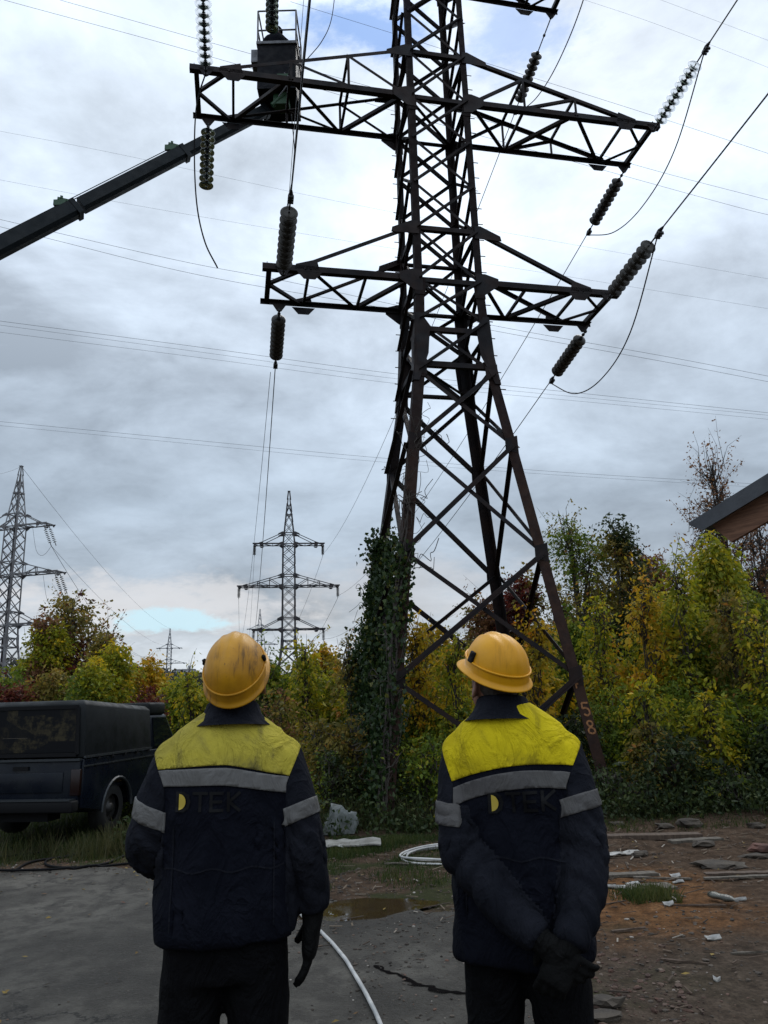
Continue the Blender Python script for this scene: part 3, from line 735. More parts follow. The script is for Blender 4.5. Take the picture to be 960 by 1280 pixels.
tag(scatter('gravel', 520, [(1.0, 1.7, 4.3, 5.4), (.9, 1.6, 4.3, 5.4)], (.006, .024), brickm, 'stuff', seed=4), kind='stuff')
tag(scatter('gravel', 2600, [(-1.0, 1.1, 5.5, 8.3), (-.3, 1.0, 4.4, 6.5)], (.004, .016), pebm, 'stuff', seed=8), kind='stuff')
tag(scatter('gravel', 350, [(-3, 1, 4.2, 8.0)], (.003, .011), pebm, 'stuff', seed=5), kind='stuff')
twm = rand_mat('twigs', [(0, (.03, .02, .013)), (.6, (.09, .06, .04)), (.9, (.17, .13, .09)), (1, (.35, .31, .26))])
r_ = random.Random(5); mb = MB()
for i in range(900):
    x, y = r_.uniform(.9, 5.2), r_.uniform(4.2, 10.2)
    if i % 3 == 0: x, y = r_.uniform(-.8, 2.6), r_.uniform(5.6, 9.8)
    if i % 3 == 1: x, y = r_.uniform(1.3, 4.2), r_.uniform(7.2, 9.8)
    if pud(x, y) < 1.2: continue
    a_ = r_.uniform(-.7, .7)+(0 if r_.random() < .7 else 1.4); l_ = r_.uniform(.02, .12)+(.22*r_.random() if i % 9 == 0 else 0); z = surf_z(x, y)+.012
    mb.bar((x, y, z), (x+l_*math.cos(a_), y+l_*math.sin(a_), z+r_.uniform(-.006, .02)), r_.uniform(.004, .014), r_.uniform(.002, .006))
tag(mb.build('wood_chips', twm), kind='stuff')

lfm = rand_mat('fallen_leaf_colours', [(0, (.10, .05, .02)), (.4, (.15, .10, .03)), (.8, (.22, .15, .03)), (1, (.12, .03, .02))])
r_ = random.Random(15); mb = MB()
for i in range(300):
    x, y = (r_.uniform(-4.5, 4.8), r_.uniform(7.4, 10.6)) if i % 5 else (r_.uniform(-3.5, 3.0), r_.uniform(4.3, 8))
    z = surf_z(x, y)+.008; a_ = r_.uniform(0, 6.3); l_ = r_.uniform(.012, .03); c_, s_ = math.cos(a_), math.sin(a_)
    mb.add([(x-l_*c_, y-l_*s_, z), (x+l_*.5*s_, y-l_*.5*c_, z+r_.uniform(0, .012)), (x+l_*c_, y+l_*s_, z+r_.uniform(0, .01)), (x-l_*.5*s_, y+l_*.5*c_, z+r_.uniform(0, .012))], [(0, 1, 2, 3)])
tag(mb.build('fallen_leaves', lfm), kind='stuff')
# grass and weeds
def np_mesh(name, V, F, tint, m):
    """V (N,3) verts; F (M,4) or (M,3) faces; tint per face"""
    me = bpy.data.meshes.new(name); k = F.shape[1]
    me.vertices.add(len(V)); me.vertices.foreach_set('co', V.astype(np.float32).ravel())
    me.loops.add(F.size); me.loops.foreach_set('vertex_index', F.astype(np.int32).ravel())
    me.polygons.add(len(F)); me.polygons.foreach_set('loop_start', np.arange(0, F.size, k, dtype=np.int32))
    try: me.polygons.foreach_set('loop_total', np.full(len(F), k, dtype=np.int32))
    except Exception: pass
    at_ = me.attributes.new('tint', 'FLOAT', 'FACE'); at_.data.foreach_set('value', tint.astype(np.float32))
    me.update(); me.validate(); me.materials.append(m); return me
def leaf_mat(name, stops, trans=.35, rough=.6):
    m = bpy.data.materials.new(name); m.use_nodes = True; t = NT(m.node_tree); b = t.n['Principled BSDF']
    a = t.new('ShaderNodeAttribute', attribute_name='tint'); c = t.ramp(a.outputs['Fac'], stops)
    t.link(c, b.inputs['Base Color']); b.inputs['Roughness'].default_value = rough; b.inputs['Specular IOR Level'].default_value = .3
    tr = t.new('ShaderNodeBsdfTranslucent'); t.link(c, tr.inputs[0]); mx = t.new('ShaderNodeMixShader'); mx.inputs[0].default_value = min(.5, trans*1.25)
    t.link(b.outputs[0], mx.inputs[1]); t.link(tr.outputs[0], mx.inputs[2]); t.link(mx.outputs[0], t.n['Material Output'].inputs[0]); return m
LM = {
 'green': leaf_mat('green_leaves', [(0, (0.054, 0.095, 0.013)), (.5, (0.136, 0.194, 0.020)), (.85, (0.243, 0.289, 0.022)), (1, (0.423, 0.339, 0.028))]),
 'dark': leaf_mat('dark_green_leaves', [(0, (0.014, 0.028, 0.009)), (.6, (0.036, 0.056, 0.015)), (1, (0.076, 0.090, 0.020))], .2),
 'yellowgreen': leaf_mat('yellow_green_leaves', [(0, (0.088, 0.120, 0.012)), (.45, (0.252, 0.277, 0.017)), (.8, (0.478, 0.397, 0.019)), (1, (0.681, 0.457, 0.021))]),
 'yellow': leaf_mat('yellow_leaves', [(0, (0.179, 0.165, 0.016)), (.4, (0.421, 0.309, 0.018)), (.8, (0.641, 0.386, 0.020)), (1, (0.682, 0.271, 0.022))]),
 'olive': leaf_mat('olive_leaves', [(0, (0.078, 0.077, 0.017)), (.5, (0.194, 0.164, 0.032)), (.85, (0.337, 0.233, 0.043)), (1, (0.440, 0.186, 0.043))]),
 'red': leaf_mat('dark_red_leaves', [(0, (0.047, 0.013, 0.010)), (.5, (0.118, 0.023, 0.018)), (.85, (0.187, 0.046, 0.026)), (1, (0.218, 0.091, 0.033))]),
 'rust': leaf_mat('rusty_leaves', [(0, (0.085, 0.040, 0.021)), (.5, (0.203, 0.094, 0.043)), (1, (0.338, 0.172, 0.072))]),
 'ivy': leaf_mat('ivy_leaves', [(0, (0.010, 0.026, 0.009)), (.6, (0.029, 0.055, 0.015)), (.9, (0.065, 0.098, 0.022)), (1, (0.156, 0.156, 0.033))], .2, .45)}
grassm = leaf_mat('grass_blades', [(0, (.018, .034, .008)), (.6, (.04, .065, .014)), (1, (.10, .10, .03))], .3)
bark = mat('bark', (.035, .027, .022), .95, 0, .5, 40, var=(.06, .05, .042), vscale=8)
def blades(name, areas, n, h, label_kind='stuff', seed=2, m=None):
    g = np.random.default_rng(seed); V = []; T = []
    per = n//len(areas)
    for (x0, x1, y0, y1) in areas:
        cx = g.uniform(x0, x1, per); cy = g.uniform(y0, y1, per)
        for x, y in zip(cx, cy):
            e = 1-max(abs((x-(x0+x1)/2)/((x1-x0)/2)), abs((y-(y0+y1)/2)/((y1-y0)/2)))
            d = noise.noise(Vector((x*1.6, y*1.6, 4)))
            if d+.45*e < g.uniform(-.2, .35): continue
            hh = h*g.uniform(.4, 1.2)*(1+.8*d); a = g.uniform(0, 6.28); w = .003+.004*g.random(); z = surf_z(x, y)-.01
            lx, ly = hh*g.normal(0, .35), hh*g.normal(0, .35)
            V += [(x-w*math.cos(a), y-w*math.sin(a), z), (x+w*math.cos(a), y+w*math.sin(a), z), (x+lx+w*.25*math.cos(a), y+ly+w*.25*math.sin(a), z+hh), (x+lx-w*.25*math.cos(a), y+ly-w*.25*math.sin(a), z+hh)]
            T.append(min(1, max(0, .5+.5*d+g.normal(0, .2))))
    F = np.arange(len(V)).reshape(-1, 4)
    o = link(name, np_mesh(name, np.array(V), F, np.array(T), m or grassm)); tag(o, kind=label_kind); return o
blades('grass', [(-7, -2.1, 8.9, 10.8), (-6.5, -2.3, 9.6, 12), (-2.5, .6, 8.3, 10.5), (-1.0, .9, 7.3, 8.9), (-.8, .7, 9.0, 10.6), (1.0, 4.8, 9.6, 10.9)], 30000, .055)
blades('grass', [(-8, -2.4, 10.2, 16)], 16000, .15, seed=13)
blades('grass', [(-1.1, .1, 8.7, 10.2), (-.5, 1.3, 9.6, 10.6)], 11000, .065, seed=3)
blades('grass', [(1.75, 2.25, 6.7, 7.3), (1.9, 2.3, 6.6, 7.0), (2.45, 2.9, 4.75, 5.05)], 2600, .06, seed=6)
blades('tall_dry_grass', [(-7, -3.0, 9.3, 10.6), (-3.9, -2.6, 9.6, 12.5), (-1.2, .6, 10.2, 11.6), (1.2, 6, 10.3, 11.4)], 9000, .26, seed=9, m=leaf_mat('weeds', [(0, (.02, .032, .010)), (.5, (.05, .055, .018)), (1, (.11, .10, .045))]))

# ------------------------------------------------------------------ TREES AND SHRUBS
def leafmesh(name, C, A, L, W, tint, m, g):
    """leaves as folded diamonds: centre C, long axis A"""
    n = len(C); rnd = g.normal(size=(n, 3)); B = np.cross(A, rnd); B /= np.linalg.norm(B, axis=1)[:, None]+1e-9
    Nn = np.cross(A, B); L = L[:, None]; W = W[:, None]
    V = np.stack([C-A*L/2, C+B*W/2+Nn*W*.18-A*L*.08, C+A*L/2-Nn*W*.1, C-B*W/2+Nn*W*.18-A*L*.08], 1).reshape(-1, 3)
    return np_mesh(name, V, np.arange(4*n).reshape(-1, 4), tint, m)
def crown_arrays(g, H, Wd, z0, nl, ncl, npc, droop, leaf, lobes=None, dens_top=1.0, csize=.3):
    """lobed crown: returns clump centres, leaf arrays"""
    if lobes is None:
        lobes = []; h = H-z0
        for i in range(nl+2):
            f = ((i+.5)/(nl+2))**.8; zz = z0+h*(.08+.80*f); env = math.sqrt(max(.05, 1-max(0, f-.25)**2/.62))
            rx = Wd*g.uniform(.20, .34)*(1-.35*f); a = g.uniform(0, 6.28)+2.4*i; off = (Wd/2*env-rx*.6)*g.uniform(.35, 1)
            lobes.append((np.array([math.cos(a)*off, math.sin(a)*off*.9, zz]), np.array([rx, rx, min(h*.30, rx*g.uniform(.8, 1.35))])))
        lobes.append((np.array([g.normal()*Wd*.08, 0, H-h*.13]), np.array([Wd*.17, Wd*.17, h*.13])))
    vol = np.array([np.prod(r)**.66 for _, r in lobes]); vol /= vol.sum()
    idx = g.choice(len(lobes), ncl, p=vol)
    d = g.normal(size=(ncl, 3)); d /= np.linalg.norm(d, axis=1)[:, None]
    rad = g.uniform(.2, 1, ncl)**.55*np.where(g.random(ncl) < .22, g.uniform(1.0, 1.45, ncl), 1)
    CC = np.array([lobes[i][0] for i in idx])+d*rad[:, None]*np.array([lobes[i][1] for i in idx])*(1+.18*g.normal(size=(ncl, 1)))
    CC[:, 2] = np.maximum(CC[:, 2], .05)
    ct = np.clip(.5+.23*g.normal(size=ncl), 0, 1)
    # each clump is a few arching sprays with leaves set along them
    nsp = 3; sd_ = g.normal(size=(ncl, nsp, 3)); sd_[:, :, 2] = sd_[:, :, 2]*.5+.35-.5*droop; sd_ += d[:, None, :]*.9
    sd_ /= np.linalg.norm(sd_, axis=2)[:, :, None]
    k = g.poisson(npc, ncl)+2; ci = np.repeat(np.arange(ncl), k); n = len(ci); si = g.integers(0, nsp, n)
    tt = g.uniform(0, 1, n)[:, None]; ln = (csize*1.5*g.uniform(.6, 1.3, ncl))[ci][:, None]; dd = sd_[ci, si]
    off = dd*ln*tt; off[:, 2] -= (droop*1.1+.15)*ln[:, 0]*tt[:, 0]**2
    lat = g.normal(size=(n, 3)); lat -= dd*(lat*dd).sum(1)[:, None]; lat /= np.linalg.norm(lat, axis=1)[:, None]+1e-9
    C = CC[ci]+off+lat*leaf*.75
    A = dd*.7+lat*.9; A[:, 2] -= droop*1.1+.25*tt[:, 0]
    A /= np.linalg.norm(A, axis=1)[:, None]+1e-9
    L = leaf*np.clip(np.exp(g.normal(-.05, .38, n)), .35, 2.0); W = L*g.uniform(.4, .65, n)
    tint = np.clip(ct[ci]+.13*g.normal(size=n), 0, 1)
    return lobes, CC, C, A, L, W, tint
def tree(name, label, cat, u, vtop, Y, wpx, kind, z0f=.05, leaf=.09, ncl=None, npc=14, droop=.35, nl=5, seed=None, csize=.3, twigs=0, group=None, trunk=.05, kind2=None, f2=.0, vbase=None, zb=None):
    global _ts
    _ts += 1; g = np.random.default_rng(seed or 100+_ts); rr = random.Random(_ts)
    top = at(u, vtop, Y); zb = ground_z(top.x, Y)-.05 if zb is None else zb; H = top.z-zb
    depth = Y*cf.y+(top.z-CAMZ)*cf.z; Wd = wpx/FPX*depth*(1.2 if cat == 'shrub' else 1.08)
    root = empty(name, (top.x, Y, zb), rr.uniform(-.4, .4)); tag(root, label, cat, group or 'autumn trees and shrubs behind the yard')
    leaf *= .84; npc = npc*1.4
    if ncl is None: ncl = int(66*Wd*(H*(1-z0f))/max(.16, csize**1.0)/1.7)
    ncl = min(ncl, 2100)
    lobes, CC, C, A, L, W, tint = crown_arrays(g, H, Wd, H*z0f, nl, ncl, npc, droop, leaf, csize=csize)
    if kind2:      # a second leaf colour in some of the clumps
        sel = (np.sin(C[:, 0]*2.3+_ts)+np.sin(C[:, 2]*1.9+_ts*2)+g.normal(size=len(C))*.35) > f2
        link('crown', leafmesh('crown', C[~sel], A[~sel], L[~sel], W[~sel], tint[~sel], LM[kind], g), None, root)
        link('crown', leafmesh('crown', C[sel], A[sel], L[sel], W[sel], tint[sel], LM[kind2], g), None, root)
    else: link('crown', leafmesh('crown', C, A, L, W, tint, LM[kind], g), None, root)
    nsh = max(3, int(twigs/7))+(5 if name == 'shrub' else 0)      # leafy shoots sticking out of the outline
    hi = [i for i in range(len(CC)) if CC[i][2] > H*.62] or list(range(len(CC))); SC = []; SA = []; shm = MB()
    for i in range(nsh):
        p = Vector(CC[rr.choice(hi)]); dv = Vector((rr.gauss(0, .45), rr.gauss(0, .3), rr.uniform(.5, 1.1))).normalized(); ll = rr.uniform(.25, .75)*(1 if name == 'shrub' else 1.5)*min(1, H/4)
        q1 = p+dv*ll*.55; q2 = p+dv*ll+Vector((rr.gauss(0, .1), 0, -.06)); shm.tube([p-dv*.2, p, q1, q2], [.010, .008, .005, .0025], 4)
        for k_ in range(rr.randint(6, 20)):
            t_ = rr.uniform(.1, 1); c_ = p.lerp(q2, t_)+Vector((rr.gauss(0, 1), rr.gauss(0, 1), rr.gauss(0, .7)))*leaf*.7; SC.append(c_); SA.append(Vector((rr.gauss(0, 1), rr.gauss(0, 1), -.6-droop)).normalized())
    SC, SA = np.array([list(v) for v in SC]), np.array([list(v) for v in SA]); ns = len(SC)
    sho = shm.build('shoots', bark, root); link('shoot_leaves', leafmesh('shoot_leaves', SC, SA, leaf*g.uniform(.8, 1.4, ns), leaf*g.uniform(.4, .7, ns), np.clip(g.normal(.6, .2, ns), 0, 1), LM[kind], g), None, sho)
    tag(sho, kind='stuff')
    tr = MB(); top_r = trunk*.3
    mid_pts = [Vector((0, 0, -.1)), Vector((rr.uniform(-.1, .1), rr.uniform(-.1, .1), H*.3)), Vector((rr.uniform(-.2, .2)*Wd*.3, rr.uniform(-.1, .1), H*.62)), Vector((rr.uniform(-.1, .1), 0, H*.93))]
    sp = spline(mid_pts, 5); tr.tube(sp, [trunk+(top_r-trunk)*i/(len(sp)-1) for i in range(len(sp))], 7)
    for c_, r__ in lobes[:-1]:
        st = sp[min(len(sp)-2, max(1, int(len(sp)*.55*c_[2]/H)))]; e_ = Vector(c_); mp = st.lerp(e_, .5)+Vector((0, 0, .12*H*.3))
        tr.tube(spline([st, mp, e_], 4), [trunk*.5*(1-.7*i/8) for i in range(9)], 6)
    tr.build('trunk', bark, root, True)
    if twigs:
        tw = MB()
        for i in range(twigs):
            c_ = Vector(CC[rr.randrange(len(CC))]); lb = Vector(min(lobes, key=lambda q: np.linalg.norm(q[0]-np.array(c_)))[0])
            st = lb.lerp(Vector((0, 0, max(.2, lb.z-.5))), rr.uniform(0, .8)); mp = st.lerp(c_, .55)+Vector((rr.gauss(0, .07), rr.gauss(0, .07), .08))
            en = c_+(c_-st)*.18+Vector((0, 0, .1)); tw.tube(spline([st, mp, c_, en], 3), [.012*(1-.82*k/9) for k in range(10)], 4)
        tag(tw.build('twigs', bark, root), kind='stuff')
    return root
_ts = 0
T = tree
B1 = 'autumn_tree'; S1 = 'shrub'
# far left
T(B1, 'tall ragged autumn tree, yellow and brown, rising behind the parked pickup', 'tree', 95, 742, 24, 112, 'olive', .12, .13, ncl=640, npc=9, nl=8, twigs=260, csize=.34, kind2='red', f2=.7, trunk=.11)
T(B1, 'thin yellow crown in front of the left lattice tower base', 'tree', 62, 772, 23, 60, 'yellowgreen', .2, .12, npc=10, twigs=80, nl=5, kind2='rust', f2=.4)
T(B1, 'brownish tree at right flank of the tall ragged autumn tree', 'tree', 132, 792, 22.5, 50, 'rust', .1, .11, npc=12, twigs=60, kind2='olive', f2=-.2)
T(S1, 'low grey-green thicket at the left frame edge under the pale tower', 'shrub', 5, 842, 21, 90, 'green', .0, .10, kind2='red', f2=.5)
T(S1, 'dark red bush just above the pickup roof at the far left', 'shrub', 28, 853, 18, 60, 'red', .0, .10)
T(S1, 'green bush with dark red patches over the pickup canopy', 'shrub', 68, 838, 18, 60, 'olive', .0, .10, kind2='green', f2=0)
T(S1, 'bushy green sapling behind the right half of the pickup canopy', 'shrub', 112, 826, 17, 55, 'green', .0, .09, kind2='yellowgreen', f2=.3)
T(S1, 'upright yellow-green sapling beside the brownish tree', 'shrub', 146, 808, 18, 46, 'yellowgreen', .0, .10, droop=.5)
T(S1, 'bright golden shrub between pickup and far skyline tower', 'shrub', 184, 826, 19, 62, 'yellow', .0, .10, droop=.4, kind2='yellowgreen', f2=.6)
T(S1, 'small crimson bush under the golden shrub', 'shrub', 186, 862, 16, 30, 'red', .0, .08)
T(S1, 'dull green shrub left of the left yellow helmet', 'shrub', 228, 846, 17, 60, 'green', .0, .09, kind2='yellowgreen', f2=.0)
T(S1, 'second dull green shrub hidden behind the left helmet', 'shrub', 275, 845, 16, 66, 'yellowgreen', .0, .09, kind2='green', f2=.3)
# centre
T(S1, 'leafy green shrub with white-edged leaves right of the left helmet', 'shrub', 340, 826, 15, 56, 'green', .0, .09, twigs=30, kind2='olive', f2=.5)
T(S1, 'reddish brown dried shrub beside left worker shoulder', 'shrub', 352, 862, 13.2, 42, 'rust', .0, .07, kind2='olive', f2=0)
T(B1, 'golden yellow tree right of the middle-distance tower base', 'tree', 402, 812, 21, 74, 'yellow', .0, .11, twigs=40, kind2='olive', f2=.2)
T(S1, 'olive shrub against the ivy column on its left', 'shrub', 418, 842, 15, 64, 'yellowgreen', .0, .08, kind2='olive', f2=.2)
T(S1, 'dark thorny shrub at the foot of the ivy column', 'shrub', 400, 905, 12.3, 70, 'olive', .0, .07, twigs=60, kind2='dark', f2=.2)
T(S1, 'tangled dark shrub between left worker and coil', 'shrub', 445, 900, 12.0, 80, 'olive', .0, .07, twigs=60, kind2='dark', f2=.1)
T(B1, 'thin rusty tree seen between the near tower legs', 'tree', 535, 782, 19, 80, 'olive', .1, .10, npc=10, twigs=90, kind2='yellow', f2=.5)
T(B1, 'golden tree behind the centre of near tower frame', 'tree', 560, 812, 17, 84, 'yellowgreen', .0, .10, twigs=30, kind2='yellow', f2=.1)
T(B1, 'sparse light brown tree top showing above right helmet', 'tree', 596, 752, 20, 78, 'rust', .1, .10, npc=10, twigs=100, kind2='olive', f2=0)
T(B1, 'olive tree with dark red clumps inside the right tower leg', 'tree', 648, 716, 19.5, 80, 'olive', .05, .11, npc=12, twigs=80, kind2='red', f2=.45, trunk=.08)
T(S1, 'green shrub low between the two workers', 'shrub', 520, 872, 13.5, 84, 'green', .0, .08, kind2='dark', f2=0)
T(S1, 'yellow-green shrub just left of right helmet', 'shrub', 552, 850, 14, 60, 'yellowgreen', .0, .085, droop=.6)
T(S1, 'dark green shrub behind the right worker neck', 'shrub', 590, 888, 12.8, 80, 'green', .0, .075, kind2='olive', f2=.3)
T(S1, 'drooping yellow shrub at the right side of right helmet', 'shrub', 672, 826, 14.5, 54, 'yellow', .0, .08, droop=.9, kind2='yellowgreen', f2=0)
# right background
T(B1, 'tall airy olive tree just right of the near tower leg', 'tree', 714, 640, 19, 104, 'olive', .05, .10, ncl=620, npc=9, twigs=240, nl=9, kind2='green', f2=.3, trunk=.1)
T(B1, 'tall tree wrapped in dark green creeper in the right background', 'tree', 768, 648, 18, 66, 'dark', .05, .10, ncl=760, npc=11, twigs=120, nl=8, kind2='olive', f2=.4, trunk=.1)
T(B1, 'brown leaved tree behind the creeper-clad one', 'tree', 806, 690, 21, 90, 'rust', .1, .10, npc=9, twigs=120, nl=7, kind2='olive', f2=0)
T(B1, 'tall narrow green tree with drooping leaves left of the shed roof', 'tree', 884, 666, 14.5, 84, 'yellowgreen', .05, .10, npc=15, droop=.9, nl=8, twigs=30, kind2='green', f2=-.2, trunk=.09)
T(B1, 'thin bare-twigged tree reaching highest beside the shed roof', 'tree', 884, 556, 17, 86, 'rust', .25, .075, ncl=300, npc=4, twigs=420, nl=9, trunk=.07, droop=.1)
T(B1, 'thin leafless tree right under the shed eave', 'tree', 940, 640, 16, 80, 'rust', .2, .075, ncl=230, npc=4, twigs=300, nl=7, trunk=.06, droop=.1)
T(S1, 'large golden drooping shrub centre right', 'shrub', 822, 738, 14.5, 96, 'yellow', .05, .09, droop=.9, nl=7, kind2='yellowgreen', f2=-.3)
T(S1, 'green and yellow shrub between golden shrub and narrow tree', 'shrub', 868, 760, 13.5, 86, 'yellowgreen', .0, .085, droop=.7, kind2='green', f2=.1)
T(S1, 'dark green shrub under the shed roof at right edge', 'shrub', 940, 742, 13.6, 90, 'green', .0, .085, droop=.6, kind2='yellowgreen', f2=.2)
T(S1, 'yellow mounded shrub right of the painted tower leg', 'shrub', 762, 812, 14, 76, 'yellow', .0, .08, droop=.9, kind2='yellowgreen', f2=-.2)
T(S1, 'green shrub crossing behind the painted tower leg', 'shrub', 716, 770, 16, 80, 'green', .0, .09, kind2='olive', f2=.1)
T(S1, 'yellow-green shrub at the right frame edge', 'shrub', 955, 820, 12.6, 70, 'yellowgreen', .0, .08, droop=.8, kind2='green', f2=.2)
# right lower, dark
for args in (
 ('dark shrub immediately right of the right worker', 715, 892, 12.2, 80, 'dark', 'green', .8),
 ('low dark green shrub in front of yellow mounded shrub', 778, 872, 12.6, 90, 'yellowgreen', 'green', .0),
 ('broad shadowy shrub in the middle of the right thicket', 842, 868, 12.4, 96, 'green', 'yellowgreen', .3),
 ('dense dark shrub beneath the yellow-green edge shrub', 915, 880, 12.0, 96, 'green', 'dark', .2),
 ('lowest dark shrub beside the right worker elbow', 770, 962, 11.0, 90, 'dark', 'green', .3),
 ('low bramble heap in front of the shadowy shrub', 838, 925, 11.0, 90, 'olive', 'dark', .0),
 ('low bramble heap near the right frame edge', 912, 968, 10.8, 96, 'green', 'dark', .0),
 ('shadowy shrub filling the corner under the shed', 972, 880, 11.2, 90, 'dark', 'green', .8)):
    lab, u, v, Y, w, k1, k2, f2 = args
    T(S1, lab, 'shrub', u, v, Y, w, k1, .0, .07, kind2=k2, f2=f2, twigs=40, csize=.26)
for args in (('low weedy shrub at the ivy foot', 470, 945, 11.6, 80), ('low weedy shrub behind the white coil', 535, 925, 11.3, 76), ('low dark shrub seen between coil and right worker', 585, 972, 10.9, 70),
             ('low weedy shrub beside left worker arm', 408, 938, 11.4, 52), ('low weedy shrub behind left worker waist', 330, 965, 12.0, 110), ('low weedy shrub between pickup and left worker', 225, 940, 13.4, 100)):
    lab, u, v, Y, w = args
    T(S1, lab, 'shrub', u, v, Y, w, 'green', .0, .06, kind2='dark', f2=.0, twigs=50, csize=.22)
# thin saplings and bare stems standing loose in front of the thicket
r_ = random.Random(21)
for (u, v, Y, w, kd, lab) in ((240, 838, 15.5, 20, 'yellowgreen', 'thin yellow-green sapling between pickup and left worker'), (330, 812, 14.8, 22, 'green', 'slim green sapling just right of the left helmet'), (383, 802, 14.5, 26, 'yellowgreen', 'slim yellowing sapling left of the ivy'),
        (436, 800, 13.6, 26, 'olive', 'thin olive sapling right beside the ivy'), (520, 770, 13.2, 26, 'yellow', 'slim golden sapling left of the tower centre'), (566, 790, 12.8, 28, 'yellowgreen', 'sapling directly left of right helmet'),
        (668, 760, 13, 30, 'yellow', 'golden sapling between right helmet and painted leg'), (704, 730, 16.5, 30, 'olive', 'thin olive sapling at the outer side of painted leg'), (748, 742, 13.4, 34, 'yellowgreen', 'tall loose yellow-green sapling right of the painted number'),
        (800, 722, 13.2, 34, 'yellow', 'tall loose golden sapling in the right thicket'), (846, 690, 13.0, 34, 'yellowgreen', 'slender sapling left of narrow green tree'), (908, 730, 12.6, 34, 'olive', 'slender sapling below the shed eave'),
        (945, 770, 12.0, 32, 'yellowgreen', 'loose sapling at the right frame edge'), (800, 850, 11.6, 36, 'yellowgreen', 'knee-high yellow sapling sprouting from low brambles'), (880, 868, 11.4, 30, 'yellowgreen', 'small pale sapling in the shadowy right thicket'), (812, 905, 11.3, 30, 'olive', 'small olive sapling low in the right thicket')):
    T('sapling', lab, 'sapling', u, v, Y, w*1.5, kd, .12, .085, ncl=150, npc=9, droop=.6, nl=6, twigs=70, csize=.26, trunk=.022)
# second rank that closes the thicket behind
r_ = random.Random(3)
bl_ = [(60, 850, 30), (150, 850, 28), (240, 856, 30), (310, 858, 28), (380, 852, 30), (450, 838, 26), (510, 842, 24), (600, 820, 24), (680, 790, 23), (740, 742, 22), (800, 752, 23), (860, 744, 22), (920, 720, 21), (975, 700, 20)]
wh = ['behind the pickup', 'behind the golden shrub', 'behind the skyline tower foot', 'behind the left helmet', 'behind the middle-distance tower', 'behind the ivy column', 'left of the near tower centre',
      'behind the right helmet', 'behind the right tower leg', 'behind the airy olive tree', 'behind the golden drooping shrub', 'behind the narrow green tree', 'behind the shed roof shrub', 'at the far right edge']
for (u, v, Y), w_ in zip(bl_, wh):
    T(B1, f'background tree of the rear rank {w_}', 'tree', u, v, Y, 100, r_.choice(['olive', 'green', 'yellowgreen']), .0, .16, ncl=420, npc=12, csize=.5, kind2='dark', f2=.3, trunk=.1)
# low leafy ground cover between the grass and the shrubs
g = np.random.default_rng(31); n = 52000
hx = g.uniform(-9, 8.5, n); hy = 10.2+g.random(n)**1.4*7; q_ = np.repeat(np.arange(n//10), 10); hx = hx[q_*10]+g.normal(0, .10, n); hy = hy[q_*10]+g.normal(0, .10, n)
ok = ~((hx < -3.6) & (hy < 16)) ; hx, hy = hx[ok], hy[ok]; n = len(hx)
C = np.stack([hx, hy, np.array([ground_z(a, b) for a, b in zip(hx, hy)])+np.abs(g.normal(.12, .13, n))+.02], 1); A = g.normal(size=(n, 3)); A[:, 2] += .6; A /= np.linalg.norm(A, axis=1)[:, None]
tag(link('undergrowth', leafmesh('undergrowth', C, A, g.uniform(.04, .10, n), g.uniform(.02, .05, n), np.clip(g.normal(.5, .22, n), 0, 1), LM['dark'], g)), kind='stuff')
# wooded ridge and roofs on the skyline
hillm = mat('wooded_hill', (.035, .042, .032), 1, 0, 0, var=(.06, .058, .045), vscale=.05)
def hz_(x, y): return 2+10*max(0, 1-abs((y-330)/110))*(1+.35*noise.noise(Vector((x*.012, y*.01, 0))))+(10*max(0, 1-abs(x+170)/90))*max(0, 1-abs((y-330)/110))+1.5*noise.noise(Vector((x*.11, y*.09, 2)))
grid('hill', np.arange(-420, 420, 7.), np.arange(215, 470, 7.), hz_, hillm)['kind'] = 'structure'
g = np.random.default_rng(77); n = 36000
hx = g.uniform(-240, 120, n); hy = g.uniform(235, 345, n); hzv = np.array([hz_(a, b) for a, b in zip(hx[::12], hy[::12])]).repeat(12)[:n]
hx = hx[::12].repeat(12)[:n]+g.normal(0, 1.6, n); hy = hy[::12].repeat(12)[:n]+g.normal(0, 1.6, n)
C = np.stack([hx, hy, hzv+g.uniform(.2, 4.2, n)], 1); A = g.normal(size=(n, 3)); A /= np.linalg.norm(A, axis=1)[:, None]
o = link('distant_woodland', leafmesh('distant_woodland', C, A, g.uniform(1.0, 2.0, n), g.uniform(.7, 1.4, n), np.clip(g.normal(.45, .2, n), 0, 1), leaf_mat('far_woodland', [(0, (.025, .032, .022)), (.6, (.055, .058, .035)), (1, (.10, .08, .04))]), g)); tag(o, kind='stuff')
concrete = mat('far_concrete', (.30, .30, .31), .9, 0, 0, var=(.24, .24, .25), vscale=.3)
whitew = mat('far_white_wall', (.55, .55, .56), .8)
winm = mat('far_window', (.06, .07, .09), .2)
def block(label, u, vt, Y, w, d, floors, bays, m, zb):
    p = at(u, vt, Y); root = empty('apartment_block', (p.x, Y, zb), R(12)); tag(root, label, 'building')
    H = p.z-zb; one('box', (0, 0, H/2), (w, d, H)).build('wall', m, root); one('box', (0, 0, H+.15), (w+.6, d+.6, .3)).build('roof', concrete, root)
    one('box', (w*.2, 0, H+1.1), (w*.16, d*.5, 1.6)).build('lift_housing', m, root)
    for j in range(floors):
        for i in range(bays):
            one('box', (-w/2+(i+.5)*w/bays, -d/2-.02, H-1.6-j*2.9), (w/bays*.5, .12, 1.4)).build('window', winm, root)
block('grey slab apartment block on the skyline right of the middle-distance tower', 387, 848, 240, 9, 12, 6, 4, concrete, 0)
block('pale flat-roofed building on the skyline beside the left helmet', 232, 838, 330, 8, 10, 2, 4, whitew, 8)
